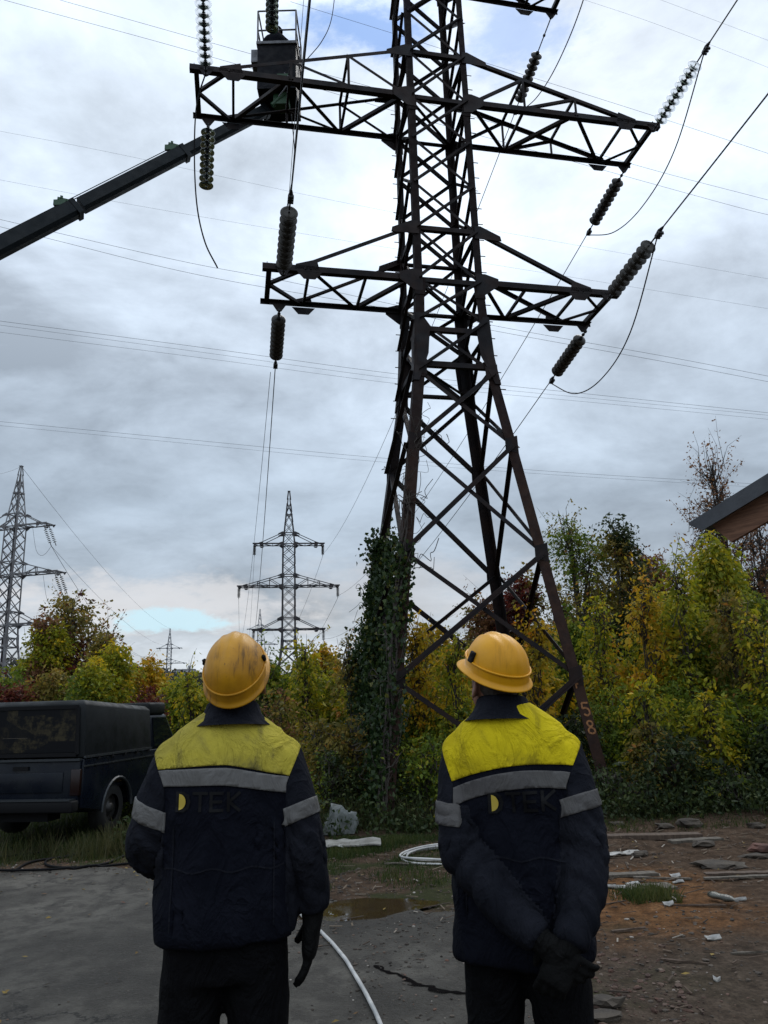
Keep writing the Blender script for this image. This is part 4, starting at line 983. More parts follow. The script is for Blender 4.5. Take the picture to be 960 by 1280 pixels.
# ==PART3==
# ------------------------------------------------------------------ IVY ON THE LEGS
g = np.random.default_rng(12)
ivr = empty('ivy', tp(-1.7, -.9, 0)); tag(ivr, 'dark green ivy mass smothering the left legs of the near tower', 'climbing plant')
iv0 = tp(-1.7, -.9, 0)
def ivy_pts(n, sx, sy, zmax, rad, out=(0, 0)):
    z = zmax*g.random(n)**.85; P_ = np.array([list(tp(sx*(hw(a)-.04), sy*(hw(a)-.04), a)) for a in z]); r_v = rad*(1-.45*(z/zmax)**2)*(.70+.35*np.sin(z*3.1+sx+sy*2)+.35*np.sin(z*7.3+sy*3))
    a = g.uniform(0, 6.28, n); q = np.sqrt(g.uniform(.15, 1, n))*r_v
    P_[:, 0] += np.cos(a)*q+out[0]*(1-z/zmax*.6); P_[:, 1] += np.sin(a)*q+out[1]; return P_
segs = [ivy_pts(90, -1, -1, 3.9, .10, (-.06, 0)), ivy_pts(330, -1, .7, 4.4, .30, (.04, -.2)), ivy_pts(200, -1, .1, 3.6, .22, (.0, 0)), ivy_pts(60, -1, -1, 1.6, .24, (-.1, .2))]
CCv = np.concatenate(segs)-np.array(iv0)
ncl = len(CCv); k = g.poisson(26, ncl)+3; ci = np.repeat(np.arange(ncl), k); n = len(ci)
off = g.normal(size=(n, 3))*np.array([.085, .10, .16]); A = g.normal(size=(n, 3))*.6; A[:, 2] -= 1.0; A /= np.linalg.norm(A, axis=1)[:, None]
L = g.uniform(.05, .10, n)
link('foliage', leafmesh('foliage', CCv[ci]+off, A, L, L*.8, np.clip(.5+.2*g.normal(size=ncl)[ci]+.14*g.normal(size=n), 0, 1), LM['ivy'], g), None, ivr)
# dry bare vine stems reaching above
mb = MB(); rr_ = random.Random(8)
for i in range(70):
    z = rr_.uniform(.3, 5.8); sy = -1 if rr_.random() < .8 else 1
    p = tp(-hw(z)+.02, sy*hw(z), z); pts = [p]
    for k_ in range(rr_.randint(5, 10)): pts.append(pts[-1]+Vector((rr_.gauss(.03 if z > 3.6 else 0, .07), rr_.gauss(0, .05), rr_.gauss(.05, .10))))
    mb.tube(spline([q-iv0 for q in pts], 3), rr_.uniform(.003, .007), 4)
for i in range(9):
    pts = [tp(-hw(z)+.06*math.sin(z*3+i), -hw(z)-.02+.05*math.cos(z*2+i*1.3), z)-iv0 for z in np.arange(0, 5.2-.4*i*.6, .35)]; mb.tube(pts, rr_.uniform(.008, .018), 5)
mb.build('stems', bark, ivr)
mb = MB(); mb.tube([tp(-hw(z)+.05, -hw(z)+.05, z)-iv0 for z in (0, 1, 2, 3)], .03, 6); mb.build('main_stem', bark, ivr)

# ------------------------------------------------------------------ SHED ROOF
darkroof = mat('dark_roofing_metal', (.075, .08, .09), .5, .2, .1, 25, var=(.055, .058, .066), vscale=4)
def wood(name, c1, c2, scale=(1.5, 1.5, 22)):
    m = bpy.data.materials.new(name); m.use_nodes = True; t = NT(m.node_tree); b = t.n['Principled BSDF']; b.inputs['Roughness'].default_value = .85
    tc = t.new('ShaderNodeTexCoord').outputs['Object']; nn = t.noise(t.mapping(tc, scale=scale), 3, 7, .65, .6)
    t.link(t.ramp(nn, [(.3, c1), (.65, c2)]), b.inputs['Base Color']); bn = t.new('ShaderNodeBump'); bn.inputs['Strength'].default_value = .4; t.link(nn, bn.inputs['Height']); t.link(bn.outputs[0], b.inputs['Normal']); return m
beamw = wood('brown_timber', (.10, .048, .028), (.24, .12, .070))
greyw = wood('weathered_board', (.055, .045, .034), (.14, .12, .095), (14, 2, 2))
P1, P2 = at(863, 657, 7.0), at(960, 597, 6.3)
sl = (P2-P1).normalized(); dpt = Vector((.75, .66, 0)).normalized(); upn = sl.cross(dpt).normalized(); upn = upn if upn.z > 0 else -upn
shed = empty('shed', (P1.x+1.6, P1.y-.6, 0)); o0 = Vector(shed.location); tag(shed, 'timber shed whose dark metal roof corner pokes in at the right edge', 'shed')
Pe = P1+sl*5.2
mb = MB(); q = [p-o0 for p in (P1, Pe, Pe+dpt*.42, P1+dpt*.42)]; mb.poly(q, .035, upn); mb.poly([P1-o0-dpt*.012, Pe-o0-dpt*.012, Pe-o0-dpt*.012-upn*.11, P1-o0-dpt*.012+sl*.10-upn*.11], .012, -dpt); mb.build('roof_sheet', darkroof, shed)
mb = MB(); a_ = P1-o0+sl*.17-upn*.085+dpt*.07; mb.poly([a_, Pe-o0-upn*.085+dpt*.07, Pe-o0-upn*.31+dpt*.07, a_+sl*.10-upn*.225], .045, dpt); mb.build('barge_board', beamw, shed)
mb = MB(); mb.bar(a_+sl*.50-upn*.17+dpt*.05, a_+sl*.50-upn*.17+dpt*.05+Vector((2.6, -.25, 0)), .10, .13); mb.build('tie_beam', beamw, shed)
mb = MB(); mb.poly([P1-o0+sl*.3-upn*.02+dpt*.10, Pe-o0-upn*.02+dpt*.10, Pe-o0-upn*.02+dpt*.40, P1-o0+sl*.3-upn*.02+dpt*.40], .02, -upn); mb.build('soffit', wood('dark_soffit', (.03, .018, .012), (.06, .035, .025)), shed)
wx = 4.35-o0.x
for i in range(14):
    one('box', (wx+.06+i*.22, 6.5-o0.y-i*.19, 1.55), (.21, .03, 3.1)).build('plank', beamw, shed)
for i in range(3): one('box', (wx+.1+i*1.3, 6.55-o0.y-i*1.15, 1.7), (.12, .12, 3.4)).build('post', beamw, shed)

# ------------------------------------------------------------------ PICKUP
tp_paint = mat('dark_blue_car_paint', (.0035, .006, .013), .3, .0, .03, 60, var=(.009, .012, .017), vscale=2.5, spec=.25)
can = mat('canopy_fibre', (.006, .008, .009), .6, 0, .1, 60, var=(.010, .012, .013), vscale=3, spec=.2)
def reflection_patches(t, tc, c):  # murky brown blocks painted into the glass colour as cluttered reflections
    v = t.new('ShaderNodeTexVoronoi'); v.inputs['Scale'].default_value = 2.6; v.distance = 'CHEBYCHEV'; t.link(t.mapping(tc, scale=(1, 1, 1.7)), v.inputs['Vector'])
    s_ = t.new('ShaderNodeSeparateColor'); t.link(v.outputs['Color'], s_.inputs[0])
    f = t.math('MULTIPLY', t.rng(s_.outputs[0], .5, .75), t.rng(t.noise(tc, 7, 6, .75), .42, .62))
    return t.mix(f, (.002, .0025, .004, 1), (.042, .034, .018, 1))
tglass = mat('truck_rear_glass', (.004, .005, .007), .5, 0, 0, extra=reflection_patches, spec=.15)
sglass = mat('truck_side_glass', (.006, .008, .010), .06)
blackp = mat('black_plastic', (.006, .006, .007), .7, 0, .2, 60, spec=.2)
chrome = mat('dull_trim', (.035, .04, .045), .45, .3)
rimm = mat('dusty_rim', (.06, .06, .06), .5, .5, 0, var=(.035, .03, .025), vscale=14)
redl = mat('tail_lamp_red', (.010, .002, .002), .3)
gz = -.13
pk = empty('pickup', (-4.08, 10.5, gz+.09), -R(8)); tag(pk, 'old dark blue pickup with a tall canopy parked at the left edge, seen from behind', 'pickup truck')
Wt = 1.72
def part(name, mb, m, parent=pk, bev=0): 
    o = mb.build(name, m, parent)
    if bev:
        b = o.modifiers.new('bevel', 'BEVEL'); b.width = bev; b.segments = 2; b.limit_method = 'ANGLE'; b.angle_limit = R(35)
        o.data.shade_smooth()
    return o
# side profile with wheel arches, extruded as two side shells
def arch(cy, r, n=10): return [(cy-r*math.cos(math.pi*i/n), .34+r*math.sin(math.pi*i/n)) for i in range(n+1)]
prof = [(0, .46)]+[(y, max(z, .36)) for y, z in arch(.98, .42)]+[(1.6, .36), (3.2, .36)]+[(y, max(z, .36)) for y, z in arch(3.95, .42)]+[(4.75, .42), (4.85, .62), (4.82, .86), (4.7, .98), (3.55, 1.08), (2.05, 1.10), (0, 1.10)]
mb = MB()
for x in (-.06, -Wt): mb.poly([(x, y, z) for y, z in prof], .06, (1, 0, 0))
mb.box((-Wt/2, 1.0, .66), (Wt-.14, 1.9, .06)); mb.box((-Wt/2, 4.2, .98), (Wt-.14, 1.25, .06)); mb.box((-Wt/2, 4.8, .74), (Wt-.13, .08, .46)); mb.box((-Wt/2, 2.9, .42), (Wt-.14, 1.6, .08))
for y_ in (.45, 1.5): mb.box((-Wt/2, y_, .5), (Wt-.14, .05, .3))
part('body', mb, tp_paint, bev=.015)
tg = MB(); tg.box((-Wt/2, -.022, .80), (Wt-.06, .05, .56)); tgo = part('tailgate', tg, tp_paint, bev=.012)
tg = MB(); tg.box((-Wt/2, -.055, .80), (Wt-.5, .016, .26)); part('pressed_panel', tg, tp_paint, tgo, .007); tg = MB(); tg.box((-Wt/2, -.06, .99), (.22, .03, .05)); part('handle', tg, blackp, tgo)
tg = MB(); tg.box((-Wt/2, -.056, 1.095), (Wt-.04, .07, .03)); part('trim_strip', tg, chrome, tgo)
for x in (-.075, -Wt+.075):
    l = MB(); l.box((x, -.035, .80), (.13, .06, .34)); part('tail_lamp', l, redl, pk, .008)
bp = MB(); bp.box((-Wt/2, -.13, .50), (Wt-.02, .17, .15)); part('bumper', bp, blackp, pk, .02); bp = MB(); bp.box((-Wt/2, -.14, .585), (Wt-.1, .16, .018)); part('bumper_step', bp, chrome)
bp = MB(); bp.box((-Wt/2, .1, .38), (Wt*.5, .3, .16)); bp.tube([(-Wt/2-.2, -.05, .42), (-Wt/2-.2, .5, .42)], .04, 8); part('tow_bar', bp, blackp)
# canopy
cp = MB(); i_ = .05
zc0, zc1, zc2 = 1.10, 1.78, 1.93
ring = lambda z, ix, y0, y1: [(-ix, y0, z), (-ix, y1, z), (-Wt+ix, y1, z), (-Wt+ix, y0, z)]
R0, R1, R2 = ring(1.115, .0, .0, 2.02), ring(1.84, .05, .04, 2.02), ring(1.90, .12, .12, 2.0)
R1 = [(x_, y_, z_-.055*y_) for x_, y_, z_ in R1]; R2 = [(x_, y_, z_-.055*y_) for x_, y_, z_ in R2]
cp.add(R0+R1+R2, [(0, 1, 5, 4), (1, 2, 6, 5), (2, 3, 7, 6), (3, 0, 4, 7), (4, 5, 9, 8), (5, 6, 10, 9), (6, 7, 11, 10), (7, 4, 8, 11), (8, 9, 10, 11), (3, 2, 1, 0)])
cpo = part('canopy', cp, can, bev=.02)
rw = MB(); rw.poly([(-.13, -.004, 1.19), (-Wt+.13, -.004, 1.19), (-Wt+.17, .028, 1.77), (-.17, .028, 1.77)], .012, (0, -1, .07)); rwo = part('rear_window', rw, tglass, cpo)
fr_ = MB()
for a__, b__ in (((-.10, -.02, 1.16), (-Wt+.10, -.02, 1.16)), ((-.15, .02, 1.80), (-Wt+.15, .02, 1.80)), ((-.10, -.02, 1.16), (-.15, .02, 1.80)), ((-Wt+.10, -.02, 1.16), (-Wt+.15, .02, 1.80))): fr_.bar(a__, b__, .035, .05)
part('window_frame', fr_, blackp, rwo)
stk = MB(); 
for (xa, za, w_, h_) in ((-1.02, 1.50, .36, .22),): 
    for a__, b__ in (((xa-w_/2, za-h_/2), (xa+w_/2, za-h_/2)), ((xa+w_/2, za-h_/2), (xa+w_/2, za+h_/2)), ((xa+w_/2, za+h_/2), (xa-w_/2, za+h_/2)), ((xa-w_/2, za+h_/2), (xa-w_/2, za-h_/2))): stk.bar((a__[0], -.012+.035*(a__[1]-1.19)/.58, a__[1]), (b__[0], -.012+.035*(b__[1]-1.19)/.58, b__[1]), .01, .01)
part('panel_frame', stk, greyw, rwo)  # thin rectangular outline of bars on the rear glass
for z_ in (1.125,):
    tr_ = MB(); tr_.box((.008, 1.0, z_), (.03, 2.0, .03)); tr_.box((.006, 1.3, z_-.12), (.014, 2.6, .02)); part('side_trim', tr_, chrome)
pk.scale = (1, 1, .965)
for cy in (.98, 3.95):
    fa = MB(); fa.tube([(.0, y, z) for y, z in arch(cy, .43, 14)], .022, 6); part('arch_trim', fa, chrome)
# side rail hooks
for k in range(5): part('hook', one('box', (.022, .35+.38*k, 1.10), (.02, .05, .035)), blackp)
# cab
cab = MB(); R0, R1, R2 = ring(1.10, .01, 2.06, 3.05), ring(1.64, .09, 2.08, 2.72), ring(1.70, .16, 2.2, 2.62)
cab.add(R0+R1+R2, [(0, 1, 5, 4), (1, 2, 6, 5), (2, 3, 7, 6), (3, 0, 4, 7), (4, 5, 9, 8), (5, 6, 10, 9), (6, 7, 11, 10), (7, 4, 8, 11), (8, 9, 10, 11), (3, 2, 1, 0)])
cabo = part('cab', cab, tp_paint, bev=.03)
rr2 = MB(); rr2.box((-Wt/2, 2.34, 1.75), (Wt-.14, .62, .20)); part('roof_fairing', rr2, can, cabo, .04)
dw = MB(); dw.poly([(-.014, 2.14, 1.15), (-.014, 2.92, 1.15), (-.080, 2.66, 1.60), (-.080, 2.16, 1.60)], .012, (1, 0, .27)); part('door_window', dw, sglass, cabo)
dr = MB(); dr.box((.008, 2.85, .74), (.02, 1.2, .62)); dro = part('door', dr, tp_paint, pk, .008); part('handle', one('box', (.03, 2.42, .98), (.03, .16, .035)), blackp, dro)
mir = MB(); mir.box((.10, 3.0, 1.22), (.14, .07, .12)); part('wing_mirror', mir, blackp, pk, .02)
for cy in (.98, 3.95):
    for x in (-.17, -Wt+.17):
        w_ = MB(); w_.lathe([(.19, -.10), (.30, -.11), (.335, -.085), (.345, -.03), (.345, .03), (.335, .085), (.30, .11), (.19, .10)], (x, cy, .345), 28, Matrix.Rotation(R(90), 3, 'Y')); wo = w_.build('wheel', rubber, pk, True)
        s__ = 1 if x > -1 else -1
        rm_ = MB(); rm_.lathe([(.20, -.09), (.19, .05*s__), (.15, .03*s__), (.07, .05*s__), (.06, .09*s__), (0, .09*s__)], (x, cy, .345), 20, Matrix.Rotation(R(90), 3, 'Y')); rm_.build('rim', rimm, wo, True)
    ax_ = MB(); ax_.tube([(-.2, cy, .345), (-Wt+.2, cy, .345)], .045, 8); part('axle', ax_, blackp)

# ------------------------------------------------------------------ THINGS ON THE GROUND
whitehose = mat('white_hose', (.62, .60, .57), .45, 0, .1, 80, var=(.36, .36, .35), vscale=5)
def ground_line(uv, lift_=.02, n=8):
    out = []
    for p in spline([gnd(*q) for q in uv], n): out.append(Vector((p.x, p.y, surf_z(p.x, p.y)+lift_)))
    return out
wire('hose', ground_line([(345, 1105), (362, 1128), (376, 1150), (403, 1176), (430, 1205), (450, 1237), (464, 1262), (474, 1284), (490, 1330)], .014), .0125, 'white hose snaking over the tarmac from left worker towards the camera', whitehose, 'hose', n=10)
cc = gnd(596, 1071); cr_root = empty('coiled_pipe', (cc.x, cc.y, surf_z(cc.x, cc.y))); tag(cr_root, 'coil of white plastic pipe lying on grass left of the right worker', 'pipe coil')
r_ = random.Random(2)
for k in range(3):
    rad = .80+.035*r_.uniform(-1, 1); dx, dy = r_.uniform(-.03, .03), r_.uniform(-.02, .02); pts = []
    for i in range(49):
        a_ = 2*math.pi*i/48; x, y = cc.x+dx+rad*math.cos(a_), cc.y+dy+rad*.62*math.sin(a_)
        pts.append((x-cc.x, y-cc.y, surf_z(x, y)-surf_z(cc.x, cc.y)+.022+.014*k+.01*math.sin(a_*3+k)))
    mb = MB(); mb.tube(pts, .0105, 8, cap=False); mb.build('turn', whitehose, cr_root, True)
for uv, lab in (([(-20, 1064), (30, 1057), (80, 1051), (125, 1037), (160, 1022), (200, 1012)], 'black cable lying nearest the pickup wheel on the left'),
                ([(-20, 1093), (40, 1092), (100, 1088), (150, 1081), (200, 1076)], 'black cable along the tarmac edge on the left, nearest the camera'),
                ([(190, 1052), (160, 1062), (130, 1080), (85, 1085), (58, 1077), (66, 1064), (110, 1052), (160, 1040), (200, 1035)], 'black cable bent in a tight loop at the tarmac edge'),
                ([(15, 1092), (40, 1072), (90, 1058), (140, 1046), (190, 1030)], 'short thin black cable crossing the two others')):
    wire('ground_cable', ground_line(uv, .018), .014, lab, blackcable, 'cable', 'black cables on the ground by the pickup')
def slab(name, label, cat, uv, w, l, th, rot, m, warp=.0, zz=0.0, tilt=0.0, group=None):
    p = gnd(*uv); z = surf_z(p.x, p.y); bm = bmesh.new(); nx, ny = max(2, int(l/.08)), 3
    v = [[bm.verts.new(((i/nx-.5)*l+(noise.noise(Vector((j*3, i*2, l)))*.02), (j/ny-.5)*w+noise.noise(Vector((i*1.7, j*5, w)))*.012*(1+warp*10), warp*noise.noise(Vector((i*.9, j*.7, l*9))))) for j in range(ny+1)] for i in range(nx+1)]
    for i in range(nx):
        for j in range(ny): bm.faces.new((v[i][j], v[i+1][j], v[i+1][j+1], v[i][j+1]))
    ex = bmesh.ops.extrude_face_region(bm, geom=bm.faces[:]); vs = [e for e in ex['geom'] if isinstance(e, bmesh.types.BMVert)]
    bmesh.ops.translate(bm, verts=vs, vec=(0, 0, -th)); bmesh.ops.recalc_face_normals(bm, faces=bm.faces[:])
    me = bpy.data.meshes.new(name); bm.to_mesh(me); bm.free(); o = link(name, me, m); o.location = (p.x, p.y, z+th*.8+.01+zz); o.rotation_euler = (R(tilt), R(tilt*.5), R(rot)); tag(o, label, cat, group); return o
pale = mat('pale_plastic_sheet', (.30, .29, .26), .7, 0, .4, 12, var=(.16, .15, .13), vscale=5)
dirtyw = mat('dirty_white_scrap', (.42, .41, .39), .7, 0, .2, 30, var=(.22, .21, .19), vscale=9)
brownb = wood('brown_board', (.05, .032, .022), (.11, .075, .052), (10, 2, 2))
slab('sheet', 'crumpled pale sheet lying on grass behind the left worker arm', 'sheet', (430, 1062), .36, .85, .014, 3, pale, .03, zz=.07)
slab('sheet', 'narrow pale strip of sheet under grass by the left worker elbow', 'sheet', (402, 1066), .10, .5, .01, -4, dirtyw, .02, zz=.06)
W_ = 'scrap boards on the dirt'
for a_ in (('long dark plank lying furthest back on the right dirt', (812, 1053), .16, 1.15, .05, -3, brownb),
           ('grey plank resting behind the long dark one', (870, 1058), .12, .6, .03, 8, greyw),
           ('grey board right of the right worker, top of the small pile', (788, 1094), .12, .50, .025, 4, greyw),
           ('wide light board beneath the grass tuft', (800, 1109), .20, .60, .02, 8, greyw),
           ('slanted thin lath across the pile', (828, 1098), .03, .50, .015, -14, greyw),
           ('short brown stick on bare soil', (786, 1166), .02, .26, .012, 12, brownb),
           ('thin dark stick right of the grass tuft', (866, 1134), .02, .5, .012, -6, brownb),
           ('short pale lath near the grass tuft', (846, 1124), .02, .16, .01, -40, greyw),
           ('dark board by the right frame edge', (922, 1092), .08, .6, .02, -2, brownb),
           ('thin grey board in front of the dark one at the right edge', (928, 1098), .05, .7, .015, 3, greyw),
           ('small brown stick near the lower right gravel', (856, 1207), .015, .28, .01, -25, brownb),
           ('thin stick at the right edge of the dirt', (948, 1196), .012, .34, .01, 2, greyw)):
    slab('plank' if 'stick' not in a_[0] else 'stick', a_[0], 'board' if 'stick' not in a_[0] else 'stick', a_[1], a_[2], a_[3], a_[4], a_[5], a_[6], .004, group=W_)
for lab, uv, w, l in (('white plastic scrap next to the right worker elbow', (776, 1069), .13, .42), ('small white scrap beside the board pile', (762, 1111), .07, .26), ('torn white scrap left of the pile', (792, 1104), .09, .12),
                      ('tiny white paper below the grass tuft', (836, 1135), .05, .08), ('white curved chip on the sawdust', (848, 1101), .04, .12), ('small white square chip beside a lath', (844, 1095), .07, .09), ('tiny white crumb on lower gravel', (897, 1230), .03, .04),
                      ('small crumpled paper on the right dirt', (892, 1176), .06, .10), ('pale scrap of board right of the bag', (925, 1123), .03, .10)):
    slab('scrap', lab, 'scrap', uv, w, l, .006, random.Random(lab).uniform(-25, 25), dirtyw, .03, group='white scraps on the ground')
def rock(name, label, cat, uv, s, m, seed, group=None, flat=1.0):
    p = gnd(*uv); bm = bmesh.new(); bmesh.ops.create_icosphere(bm, subdivisions=2, radius=1)
    for v in bm.verts:
        n_ = noise.noise(v.co*1.3+Vector((seed, 0, 0)))*.45+noise.noise(v.co*3.1+Vector((0, seed, 0)))*.16; v.co *= (1+n_*1.5); v.co.z = max(-.5, min(.6 if name != 'plastic_bag' else 2, v.co.z)); v.co = Vector((v.co.x*s[0], v.co.y*s[1], v.co.z*s[2]))
    me = bpy.data.meshes.new(name); bm.to_mesh(me); bm.free(); o = link(name, me, m); o.location = (p.x, p.y, surf_z(p.x, p.y)+s[2]*.55); tag(o, label, cat, group); return o
stone = mat('grey_stone', (.036, .028, .021), .95, 0, .7, 25, var=(.082, .066, .050), vscale=6)
redst = mat('broken_brick', (.13, .055, .038), .95, 0, .5, 30, var=(.09, .05, .04), vscale=7)
for i, (lab, uv, s) in enumerate((('largest grey rubble stone beyond the planks', (866, 1041), (.20, .12, .10)), ('flat grey stone left of the largest one', (832, 1042), (.13, .09, .05)), ('flat rubble slab beside the grey boards', (900, 1082), (.30, .18, .05)),
        ('low stone between board pile and slab', (880, 1062), (.16, .10, .05)), ('pale stone at the right edge above brick', (948, 1043), (.13, .09, .06)), ('stone close to the right frame edge', (945, 1074), (.16, .08, .04)),
        ('rubble lump behind white scrap', (800, 1070), (.12, .08, .05)), ('small stone under the bramble heap', (772, 1040), (.12, .07, .05)), ('grey lump right of the coil', (545, 1062), (.09, .06, .05)), ('concrete lump at the gravel by right worker coat', (762, 1262), (.10, .07, .05)), ('flat concrete chunk lowest beside right worker', (748, 1275), (.13, .09, .03)))):
    rock('stone', lab, 'stone', uv, tuple(q*.8 for q in s), stone, i*3.1, 'rubble stones on the yard')
rock('brick_fragment', 'dark red broken brick at the right frame edge', 'brick', (952, 1066), (.12, .08, .06), redst, 40)
rock('plastic_bag', 'crumpled white bag dumped under the shrubs behind left worker arm', 'bag', (424, 1042), (.22, .16, .24), mat('white_bag', (.17, .18, .175), .6, 0, .6, 9, var=(.07, .08, .07), vscale=10), 9)
bt = gnd(905, 1130); btl = empty('plastic_bottle', (bt.x, bt.y, surf_z(bt.x, bt.y)+.05), R(-62)); btl.scale = (.8, .8, .8); tag(btl, 'crushed clear plastic bottle lying on the right dirt', 'bottle')
clearp = mat('crushed_clear_plastic', (.12, .12, .10), .25, 0, .4, 20, var=(.06, .06, .05), vscale=14)
mb = MB(); mb.lathe([(0, -.16), (.045, -.155), (.052, -.1), (.042, -.03), (.054, .04), (.045, .09), (.018, .13), (.016, .15)], n=14, axis=Matrix.Rotation(R(90), 3, 'Y') @ Matrix.Diagonal((.62, 1, 1))); mb.build('bottle_body', clearp, btl, True)
mb = MB(); mb.lathe([(.019, .145), (.019, .17), (0, .17)], n=12, axis=Matrix.Rotation(R(90), 3, 'Y')); mb.build('cap', dirtyw, btl, True)
for (uv, lab) in (((632, 1100), 'sun-bleached branch lying on the dirt behind right worker'), ((500, 1081), 'pale broken stick lying in the short grass'), ((620, 1165), 'pale stick near the puddle rim')):
    p = gnd(*uv); mb = MB(); mb.tube([Vector((-.16, .02, .015)), Vector((-.05, 0, .02)), Vector((.06, -.03, .018)), Vector((.17, -.05, .014))], [.008, .012, .011, .006], 6); o = mb.build('stick', greyw, None, True); o.location = (p.x, p.y, surf_z(p.x, p.y)); tag(o, lab, 'stick', 'loose sticks in the yard')
# ==PART4== ------------------------------------------------------------------ PEOPLE
def cloth_mat(name, c, var, rough=.85, bscale=420, stains=None, wr=.25):
    m = bpy.data.materials.new(name); m.use_nodes = True; t = NT(m.node_tree); b = t.n['Principled BSDF']; b.inputs['Roughness'].default_value = rough
    b.inputs['Specular IOR Level'].default_value = .10
    tc = t.new('ShaderNodeTexCoord').outputs['Object']
    cc_ = t.mix(t.rng(t.noise(tc, 5, 6, .65), .35, .68), (*c, 1), (*var, 1))
    if stains: cc_ = t.mix(t.rng(t.noise(t.mapping(tc, loc=(3, 1, 0), scale=(1, 1, 1.0)), 6.5, 7, .66, .8), .49, .70, 0, .85), cc_, (*stains, 1))
    t.link(cc_, b.inputs['Base Color'])
    n9 = t.noise(t.mapping(tc, scale=(1, 1, .55)), 7.5, 5, .55, 1.2); rid = t.math('POWER', t.math('SUBTRACT', 1.0, t.math('ABSOLUTE', t.math('MULTIPLY', t.math('SUBTRACT', n9, .5), 5.0)), clamp=True), 2.0)
    h = t.math('ADD', t.math('MULTIPLY', t.noise(tc, bscale, 2), .10), t.math('ADD', t.math('MULTIPLY', rid, .75), t.math('MULTIPLY', t.noise(tc, 26, 5, .6, 1.2), .5)))
    bn = t.new('ShaderNodeBump'); bn.inputs['Strength'].default_value = wr; bn.inputs['Distance'].default_value = .018; t.link(h, bn.inputs['Height']); t.link(bn.outputs[0], b.inputs['Normal']); return m
navy = cloth_mat('navy_workwear', (.0034, .0042, .0085), (.0065, .0075, .0135), wr=.55)
navyslv = cloth_mat('charcoal_sleeve', (.0075, .0085, .013), (.014, .015, .021), wr=.55)
yell = cloth_mat('faded_yellow_yoke', (.50, .415, .055), (.36, .30, .055), stains=(.12, .105, .045), wr=.7)
yell2 = cloth_mat('bright_yellow_yoke', (.66, .52, .012), (.54, .42, .012), stains=(.22, .17, .012), wr=.7)
tapem = cloth_mat('grey_reflective_tape', (.17, .165, .16), (.125, .12, .115), rough=.5, wr=.35)
tapem2 = cloth_mat('dark_reflective_tape', (.115, .11, .105), (.085, .08, .08), rough=.5, wr=.35)
trou = cloth_mat('black_trousers', (.003, .003, .004), (.005, .005, .006), wr=.8)
logod = mat('logo_dark_print', (.002, .002, .003), .6, spec=.25); logoy = mat('logo_yellow_print', (.50, .37, .05), .7)
glovem = cloth_mat('dark_work_glove', (.005, .005, .005), (.009, .009, .009), wr=.7)
skin = mat('skin', (.26, .13, .09), .55, 0, .1, 60, var=(.21, .10, .07), vscale=12)
hairm = mat('short_dark_hair', (.045, .035, .028), .8, 0, .8, 160, var=(.08, .068, .06), vscale=40)
bootm = mat('black_boots', (.01, .009, .008), .5, 0, .2, 30)
eyem = mat('eye', (.5, .5, .48), .15)
def helmet_mat(name, c, var, dirt_):
    def ex(t, tc, cc_):
        s_ = t.noise(t.mapping(tc, scale=(15, 1.3, 2.2)), 3.2, 8, .72, .5)
        d_ = t.math('MULTIPLY', t.rng(s_, .50, .70), t.rng(t.noise(tc, 6, 4), .38, .62))
        cc_ = t.mix(t.math('MULTIPLY', d_, dirt_), cc_, (.045, .025, .012, 1))
        sp_ = t.rng(t.noise(tc, 60, 5, .8), .62, .74, 0, dirt_)
        return t.mix(sp_, cc_, (.09, .05, .02, 1))
    return mat(name, c, .42, 0, .06, 30, var=var, vscale=6, extra=ex, spec=.3)
helm1 = helmet_mat('dirty_yellow_helmet_shell', (.58, .28, .014), (.44, .20, .012), .85)
helm2 = helmet_mat('yellow_helmet_shell', (.74, .35, .009), (.66, .30, .009), .2)

def sring(c, rx, ry, n=30, e=2.3, rot=None):
    out = []
    for k in range(n):
        a = 2*math.pi*k/n; x = math.copysign(abs(math.cos(a))**(2/e), math.cos(a))*rx; y = math.copysign(abs(math.sin(a))**(2/e), math.sin(a))*ry
        v = Vector((x, y, 0)); out.append(Vector(c)+(rot @ v if rot is not None else v))
    return out
def loft(mb, rings):
    n = len(rings[0]); vs = [v for r in rings for v in r]
    fs = [(i*n+k, i*n+(k+1) % n, (i+1)*n+(k+1) % n, (i+1)*n+k) for i in range(len(rings)-1) for k in range(n)]
    mb.add(vs, fs+[tuple(range(n-1, -1, -1)), tuple(range((len(rings)-1)*n, len(rings)*n))])
def ball(mb, c, r, rot=None, n=14):
    prof = [(max(1e-4, math.sin(math.pi*i/10)), -math.cos(math.pi*i/10)) for i in range(11)]
    ax = Matrix.Diagonal((r[0], r[1], r[2])); ax = (rot @ ax) if rot is not None else ax; mb.lathe(prof, c, n, ax)
    k = len(mb.v); mb.f.append(tuple(range(k-11*n, k-10*n))); mb.f.append(tuple(range(k-n, k)))
def remesh(mb, voxel, smooth=3, name='m'):
    me = mb.mesh(name); bm = bmesh.new(); bm.from_mesh(me); bmesh.ops.recalc_face_normals(bm, faces=bm.faces[:]); bm.to_mesh(me); bm.free()
    o = bpy.data.objects.new('tmp', me); col.objects.link(o)
    r = o.modifiers.new('r', 'REMESH'); r.mode = 'VOXEL'; r.voxel_size = voxel; s = o.modifiers.new('s', 'SMOOTH'); s.iterations = smooth; s.factor = .6
    dg = bpy.context.evaluated_depsgraph_get(); dg.update(); out = bpy.data.meshes.new_from_object(o.evaluated_get(dg)); out.name = name
    bpy.data.objects.remove(o); return out
def closest_s(p, path):
    best = (9, 0); acc = 0
    for a, b in zip(path, path[1:]):
        ab = b-a; t = max(0, min(1, (p-a).dot(ab)/ab.length_squared)); d = (p-(a+ab*t)).length
        if d < best[0]: best = (d, acc+t*ab.length)
        acc += ab.length
    return best
